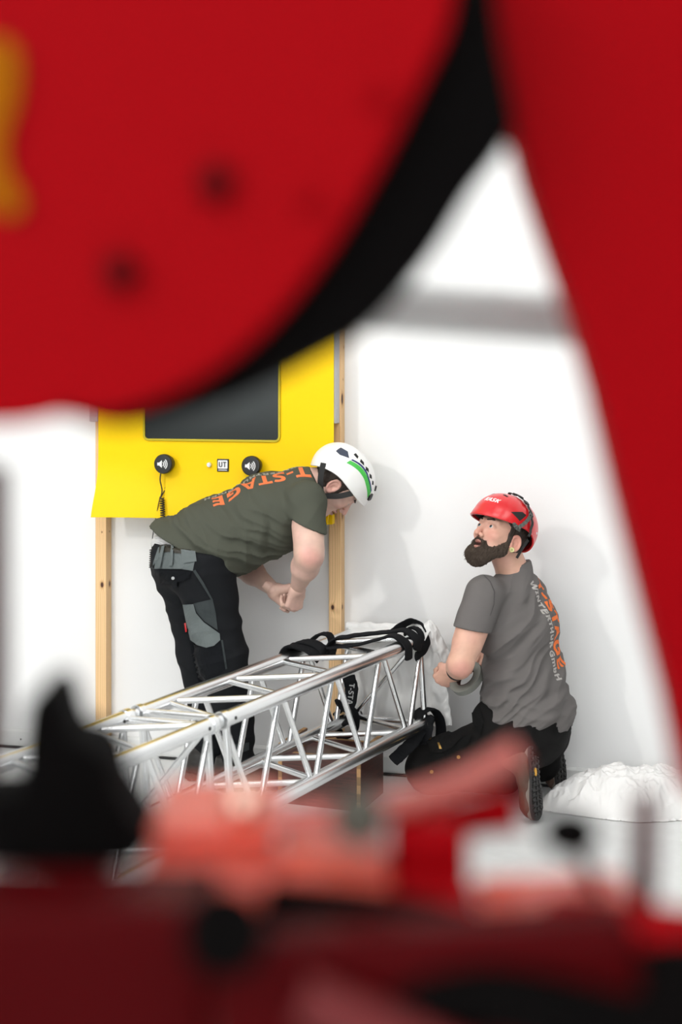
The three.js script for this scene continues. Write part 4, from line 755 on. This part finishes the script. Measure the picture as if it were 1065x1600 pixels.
sling('small black strap loop arched over the far top chord near its end', [
  { pts: [KU(0.29, -0.1, 1, -0.012), KU(0.28, -0.05, 1, 0.028), KU(0.26, 0.04, 1, 0.05), KU(0.25, 0.13, 1, 0.045), KU(0.25, 0.18, 1, 0.0), KU(0.27, 0.2, 1, -0.03)], across: AX, width: 0.05 }]);
sling('black strap loop standing up at the near top corner of the truss', [
  { pts: [KU(0.12, 0.74, 1, 0.03), KU(0.06, 0.8, 1, 0.055), KU(0.015, 0.88, 1, 0.065), KU(-0.005, 0.98, 1, 0.05), KU(0.0, 1.07, 1, 0.005), KU(0.04, 1.07, 1, -0.04), KU(0.09, 1.03, 1, -0.06)], across: AX.clone().add(V(0, 0.5, 0)), width: 0.045 },
  { pts: [KU(0.1, 0.9, 1, 0.03), KU(0.07, 0.95, 1, 0.05), KU(0.055, 1.02, 1, 0.04), KU(0.06, 1.08, 1, 0.0), KU(0.08, 1.05, 1, -0.035)], across: AX, width: 0.04 }]);
{ // strap hanging inside the truss with its printed name
  const a = P(544, 1056, 5.62), b = P(549, 1074, 5.6), c = P(546, 1098, 5.58), d = P(536, 1112, 5.56);
  const t = sling('black strap with white lettering hanging inside the truss end', [
    { pts: [a, a.clone().lerp(b, 0.6), b, c, d], across: V(1, 0.1, 0.1), width: 0.052, thick: 0.006 },
    { pts: [KU(0.1, -0.12, 0, 0.02), KU(0.09, 0.0, 0, 0.05), KU(0.07, 0.1, 0, 0.02), KU(0.08, 0.1, 0, -0.05), KU(0.1, 0.0, 0, -0.065), KU(0.12, -0.08, 0, -0.03)], across: AX, width: 0.06, thick: 0.018, name: 'strap_loop' },
    { pts: [P(529, 1100, 5.6), P(536, 1104, 5.55), P(545, 1112, 5.55), P(547, 1124, 5.58), P(538, 1130, 5.6)], across: V(0.2, 0.2, 1), width: 0.05, thick: 0.02, name: 'strap_loop' }]);
  const g = lettering('T-STA', 0.021, 0.0015, 1.1), m = b.clone().lerp(c, 0.45), dn = c.clone().sub(b).normalize(), up = V(1, 0.1, 0.1).addScaledVector(dn, -dn.dot(V(1, 0.1, 0.1))).normalize(), out = dn.clone().cross(up).normalize();
  if (out.z < 0) out.negate();
  g.applyMatrix4(basis(dn, up, out, m.clone().addScaledVector(out, 0.0045).addScaledVector(up, -0.009)));
  part('lettering', g, std(lin(0.4, 0.4, 0.4), 0.7), t);
}
sling('black strap looped through the lower truss end with its free end hanging down', [
  { pts: [KU(0.06, 0.9, 0, 0.02), KU(0.035, 1.0, 0, 0.05), KU(0.0, 1.06, 0, 0.045), KU(-0.035, 1.1, 0, 0.0), KU(-0.04, 1.1, 0, -0.08), KU(-0.01, 1.05, 0, -0.13), KU(0.05, 1.02, 0, -0.1), KU(0.05, 1.06, 0, -0.02), KU(0.035, 1.08, 0, 0.03)], across: V(0.75, 0, 0.6), width: 0.05, thick: 0.012 },
  { pts: [KU(0.05, 1.08, 0, 0.0), KU(0.06, 1.06, 0, -0.06), KU(0.04, 1.0, 0, -0.11), KU(0.02, 0.98, 0, -0.14)], across: V(0.8, 0.2, 0.5), width: 0.05, thick: 0.008 },
  { pts: [P(657, 1138, 5.56), P(647, 1156, 5.52), P(631, 1173, 5.5), P(613, 1190, 5.48)], across: V(0.6, -0.6, 0.4), width: 0.05, thick: 0.007, name: 'strap_tail' }]);
// white cloth over the truss end
{
  const white = phys(lin(0.8, 0.8, 0.79), 0.75, { sheen: 0.3 });
  const t = thing('white_cloth', 'white fabric cover hanging over the raised end of the truss', 'cloth', K(-0.06, 0.5, 0));
  part('hanging_cloth', slab(70, 60, (u, v) => {
    const s = mix(-0.02, 1.1 + 0.2 * v, u), w = Math.max(0, v - 0.12) / 0.88, top = Math.min(1, v / 0.12);
    const f = 0.006 * Math.sin(u * 34 + 5 * noise(u * 3, v * 2, 1)) * (0.35 + w) + 0.02 * noise(u * 4, v * 4, 2) + 0.018 * smooth(0.75, 1, u) * noise(u * 16 + v * 7, v * 9, 5);
    const p = K(mix(0.05, -0.035, top) - 0.03 * w - f * 0.9, s, 1); p.y += 0.034 * Math.sin(Math.min(1, top) * 2.4) - (w * 0.4) * (1 - 0.05 * u) + 0.006 * noise(u * 9, v * 9, 8); return p; }, 0.003), white, t);
  const roll = []; for (let i = 0; i <= 14; i++) roll.push(K(-0.005 + 0.008 * noise(i * 0.7, 1, 1), mix(-0.06, 1.06, i / 14), 1).add(V(0, 0.036 + 0.006 * noise(i * 0.9, 3, 2), 0)));
  part('rolled_hem', (() => { const g = tube(roll, 0.016, 60, 12), p = g.attributes.position; for (let i = 0; i < p.count; i++) p.setY(i, p.getY(i) + 0.005 * noise(p.getX(i) * 40, p.getY(i) * 40, p.getZ(i) * 30)); g.computeVertexNormals(); return g; })(), white, t);
  const knot = K(-0.02, 1.06, 1).add(V(0.03, -0.01, 0));
  part('gathered_corner', mesher((x, y, z) => { const d = cap(x, y, z, knot.clone().add(V(-0.035, 0.04, 0)), knot.clone().add(V(0.05, -0.12, -0.03)), 0.032, 0.026); return d + 0.012 * Math.abs(noise(x * 26 + y * 9, y * 14, z * 26)) + 0.005 * noise(x * 60, y * 30, z * 60) - 0.004; }, [knot.x - 0.12, knot.y - 0.2, knot.z - 0.12], [knot.x + 0.14, knot.y + 0.12, knot.z + 0.12], 0.005), white, t);
}
// crumpled sheet on the floor
{
  const c = P(985, 1262, 5.42); c.y = 0;
  const ridge = (x, z, k, o) => 1 - Math.abs(noise(x * k, o, z * k)) * 2.2;
  const hgt = (x, z) => { const a = (x - c.x) / (x < c.x ? 0.33 : 0.36), b = (z - c.z + 0.02 * Math.sin(x * 9)) / 0.165, r = Math.hypot(a, b) + 0.14 * noise(x * 6, 1, z * 6); if (r > 1.15) return -0.03;
    const base = 0.155 * Math.pow(Math.max(0, 1 - r * r * 0.98), 0.55) * (0.78 + 0.25 * smooth(-0.9, 0.1, a) + 0.16 * noise(x * 5, 7, z * 5));
    const wx = x + 0.03 * noise(x * 8, 2, z * 8), wz = z + 0.03 * noise(x * 8, 9, z * 8);
    return base + (0.02 * ridge(wx, wz, 9, 3) + 0.011 * ridge(wx, wz, 21, 5) + 0.006 * ridge(wx, wz, 44, 8) - 0.016) * smooth(1.12, 0.8, r) + 0.006 * smooth(1.12, 0.9, r); };
  const f = (x, y, z) => Math.max((y - hgt(x, z)) * 0.5, 0.0005 - y);
  tag(part('crumpled_sheet', mesher(f, [c.x - 0.45, -0.012, c.z - 0.26], [c.x + 0.48, 0.25, c.z + 0.26], 0.005), phys(lin(0.8, 0.79, 0.78), 0.7, { sheen: 0.3 }), scene), 'crumpled white sheet heaped on the floor behind the kneeling man', 'sheet');
}
// roll of tape between the hands of the kneeling man
{
  const c = P(729, 1060, 5.45), n = V(-0.6, 0.68, 0.42).normalize(), x = V(0.77, 0.64, 0).addScaledVector(n, -n.dot(V(0.77, 0.64, 0))).normalize(), z = x.clone().cross(n);
  const t = thing('tape_roll', 'roll of pale grey adhesive tape held by the kneeling man', 'tape', c.clone()), M = basis(x, n, z, c);
  const ring = (r0, r1, h) => new THREE.LatheGeometry([[r0, -h], [r1 - 0.001, -h], [r1, -h + 0.001], [r1, h - 0.001], [r1 - 0.001, h], [r0, h], [r0, -h]].map(q => new THREE.Vector2(...q)), 56);
  part('tape_layers', xform(ring(0.041, 0.072, 0.012), M), std(lin(0.19, 0.195, 0.175), 0.6), t);
  part('cardboard_core', xform(ring(0.038, 0.0405, 0.0125), M), std(lin(0.07, 0.03, 0.025), 0.8), t);
}
// ------------------------------------------------------------------ red machine close to the camera, out of focus
{
  const t = thing('red_machine', 'large blurred red machine with black housing and slanting arm close to the camera', 'machine', P(532, 1600, 0.95));
  const red = phys(lin(0.31, 0.0012, 0.004), 0.6, { specularIntensity: 0.07 }), redDeepShade = phys(lin(0.062, 0.0006, 0.0015), 0.5, { specularIntensity: 0.1 }), redGlare = phys(lin(0.62, 0.07, 0.04), 0.38, { specularIntensity: 0.9 });  // one red paint: the dark copy holds shade, the bright copy holds wall glare
  const rubber = phys(lin(0.0015, 0.001, 0.001), 0.8, { specularIntensity: 0.12 }), orange = phys(lin(0.33, 0.1, 0.0), 0.6, { specularIntensity: 0.1 }), grey = std(lin(0.62, 0.66, 0.65), 0.45, 0.0), bronze = std(lin(0.25, 0.17, 0.1), 0.5, 0.4), olive = std(lin(0.05, 0.045, 0.03), 0.6);
  // outline in the picture at one depth, given its own thickness away from the camera
  const plate = (pts, d, depth, bevel = 0.004, smoothIt = true) => { const q = pts.map(([x, y]) => [(x - CX) * d / F, EYE - (y - HORIZON) * d / F]); const g = extrude(q, depth, bevel); g.translate(0, 0, -d - depth); return g; };
  const spline = (pts, n = 6) => { const c = new THREE.CatmullRomCurve3(pts.map(([x, y]) => V(x, y, 0)), false, 'centripetal'); return c.getPoints(pts.length * n).map(p => [p.x, p.y]); };
  const rim = spline([[706, -120], [692, 30], [644, 135], [575, 270], [492, 405], [402, 512], [300, 588], [200, 630], [150, 640], [118, 634], [88, 640], [40, 652], [-40, 655], [-130, 655]]);
  const cover = part('cover_plate', plate([[-160, -140], ...rim, [-160, 655]], 0.86, 0.014), red, t, 'rounded red cover plate');
  const back = spline([[756, -120], [768, 40], [792, 170], [795, 200], [742, 275], [668, 392], [566, 505], [480, 556], [385, 604], [300, 636], [220, 656], [170, 658], [120, 645], [60, 640], [-130, 640]]);
  part('black_housing', plate([[-160, -140], ...back, [-160, 640]], 0.885, 0.07), rubber, t, 'black rounded housing behind the red cover');
  for (const [x, y, r] of [[337, 284, 30], [188, 424, 30], [592, 148, 17], [482, 308, 16]]) { const c = P(x, y, 0.852), g = rod(c, c.clone().add(V(0, 0, 0.012)), r * 0.858 / F, r * 0.8 * 0.858 / F, 6); part('bolt_head', g, r > 20 ? redDeepShade : red, cover); }
  part('emblem', plate(spline([[-60, 62], [14, 68], [26, 100], [20, 160], [2, 220], [8, 270], [32, 318], [20, 336], [-8, 320], [-60, 250]], 4), 0.85, 0.003, 0.001), orange, cover, 'orange yellow emblem on the red cover');
  // slanting arm on the right
  const arm = part('slanting_arm', plate([[738, -120], [756, 20], [800, 160], [832, 280], [866, 380], [905, 490], [938, 600], [980, 780], [1022, 950], [1060, 1100], [1085, 1230], [1300, 1230], [1300, -120]], 0.97, 0.035, 0.006), red, t, 'slanting red arm at the right');
  // grey bar joining the two
  part('steel_bar', rod(P(455, 468, 1.2), P(985, 507, 1.2), 0.0215, 0.0215, 28), grey, t, 'grey steel bar between the cover and the arm');
  part('bar_sleeve', rod(P(430, 484, 1.17), P(560, 494, 1.17), 0.0195, 0.0195, 28), bronze, t);
  part('side_post', plate([[-60, 740], [-24, 746], [-24, 1200], [-60, 1200]], 0.9, 0.05), redDeepShade, t);
  // lower body: stepped deck with fittings
  // a block whose level top is seen from y front to y rear and whose front goes down to y bottom
  const block = (name, x0, x1, yf, yr, yb, d, mat, r = 0.006, label, roll = 0) => {
    const drop = (yf - HORIZON) * d / F, dr = drop * F / (yr - HORIZON), low = (yb - HORIZON) * d / F, w = (x1 - x0) * d / F, xc = ((x0 + x1) / 2 - CX) * d / F, m = new THREE.Matrix4().makeTranslation(xc, EYE - (drop + low) / 2, -(d + dr) / 2).multiply(new THREE.Matrix4().makeRotationZ(roll));
    return part(name, rbox(w, low - drop, dr - d, r, m, 4), mat, t, label); };
  block('deck', -80, 330, 1425, 1350, 1740, 0.8, redDeepShade, 0.01);
  block('deck', 330, 1010, 1462, 1418, 1760, 0.76, redDeepShade, 0.01, undefined, 0.07);
  block('motor_cover', 222, 432, 1296, 1216, 1330, 0.92, redGlare, 0.02, 'red rounded cover with glare of the light put into its colour');
  block('valve_block', 430, 612, 1376, 1275, 1420, 0.86, redGlare, 0.018);
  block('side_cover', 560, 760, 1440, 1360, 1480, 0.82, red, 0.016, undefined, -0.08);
  const fins = block('fin_block', 205, 430, 1400, 1318, 1450, 0.84, redGlare, 0.006, 'ribbed red block with cooling fins');
  for (let i = 0; i < 12; i++) { const x = 214 + i * 18.5, drop = (1400 - HORIZON) * 0.84 / F, dr = drop * F / (1322 - HORIZON), xx = (x - CX) * 0.84 / F; part('cooling_fin', rod(V(xx, EYE - drop + 0.001, -0.842), V(xx, EYE - drop + 0.001, -dr), 0.0024, 0.0024, 10), redGlare, fins); }
  { const c = P(381, 1258, 0.94); part('bolt_glint', (() => { const g = new THREE.SphereGeometry(0.013, 20, 14); g.translate(c.x, c.y, c.z); return g; })(), std(lin(0.95, 0.62, 0.5), 0.35, 1), t); }  // pale salmon ball stands in for the bright highlight on a bolt
  block('pivot_block', 610, 735, 1296, 1262, 1420, 0.9, red, 0.012);
  block('mounting_plate', 756, 1000, 1420, 1362, 1450, 0.85, redGlare, 0.014, undefined, 0.05);
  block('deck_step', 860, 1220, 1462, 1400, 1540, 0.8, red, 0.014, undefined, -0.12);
  part('guard_bar', tube([P(430, 1285, 0.93), P(560, 1270, 0.93), P(660, 1246, 0.93), P(745, 1212, 0.93), P(812, 1172, 0.93)], 0.0085, 60, 14), phys(lin(0.5, 0.12, 0.1), 0.4, { specularIntensity: 0.8 }), t, 'bent red guard bar');  // pinkish red: glare on the bar is put into its colour
  part('guard_plate', plate([[640, 1278], [740, 1256], [800, 1240], [808, 1292], [640, 1312]], 0.95, 0.006, 0.002), red, t);
  part('knob', rod(P(560, 1278, 0.9), P(560, 1276, 0.84), 0.017, 0.014, 24), olive, t);
  part('hose_socket', rod(P(350, 1458, 0.8), P(350, 1458, 0.74), 0.022, 0.022, 24), rubber, t);
  part('lever', [rod(P(886, 1298, 0.86), P(935, 1400, 0.88), 0.0035, 0.005, 12)], redDeepShade, t);
  part('lever_knob', (() => { const g = new THREE.SphereGeometry(0.016, 24, 16), c = P(890, 1302, 0.86); g.scale(1.1, 0.85, 1); g.translate(c.x, c.y, c.z); return g; })(), rubber, t, 'black lever knob');
  part('thin_rod', rod(P(1008, 1240, 0.9), P(1001, 1470, 0.9), 0.0075, 0.009, 14), redDeepShade, t);
  // black control block at the left
  part('control_block', plate(spline([[-60, 1262], [20, 1256], [42, 1235], [50, 1150], [60, 1098], [76, 1092], [90, 1135], [106, 1168], [138, 1178], [158, 1198], [172, 1246], [200, 1290], [215, 1330], [-60, 1340]], 4), 0.9, 0.06, 0.006), rubber, t, 'black control block with an upright lever');
  // black hoses and dark machinery at the bottom right
  const hose = (pts, r, mat = rubber) => part('hose', tube(pts.map(p => P(...p)), r, 60, 12), mat, t);
  hose([[420, 1420, 0.82], [620, 1440, 0.84], [840, 1490, 0.82], [1120, 1520, 0.8]], 0.016);
  hose([[440, 1500, 0.8], [660, 1500, 0.8], [880, 1560, 0.78], [1120, 1580, 0.78]], 0.022);
  hose([[560, 1570, 0.78], [760, 1560, 0.76], [980, 1610, 0.75], [1120, 1640, 0.75]], 0.018);
  hose([[470, 1560, 0.75], [620, 1620, 0.75], [760, 1680, 0.75]], 0.014, std(lin(0.13, 0.0015, 0.003), 0.6));
  block('engine_housing', 520, 1200, 1520, 1480, 1760, 0.86, rubber, 0.01);
}
renderer.render(scene, camera);
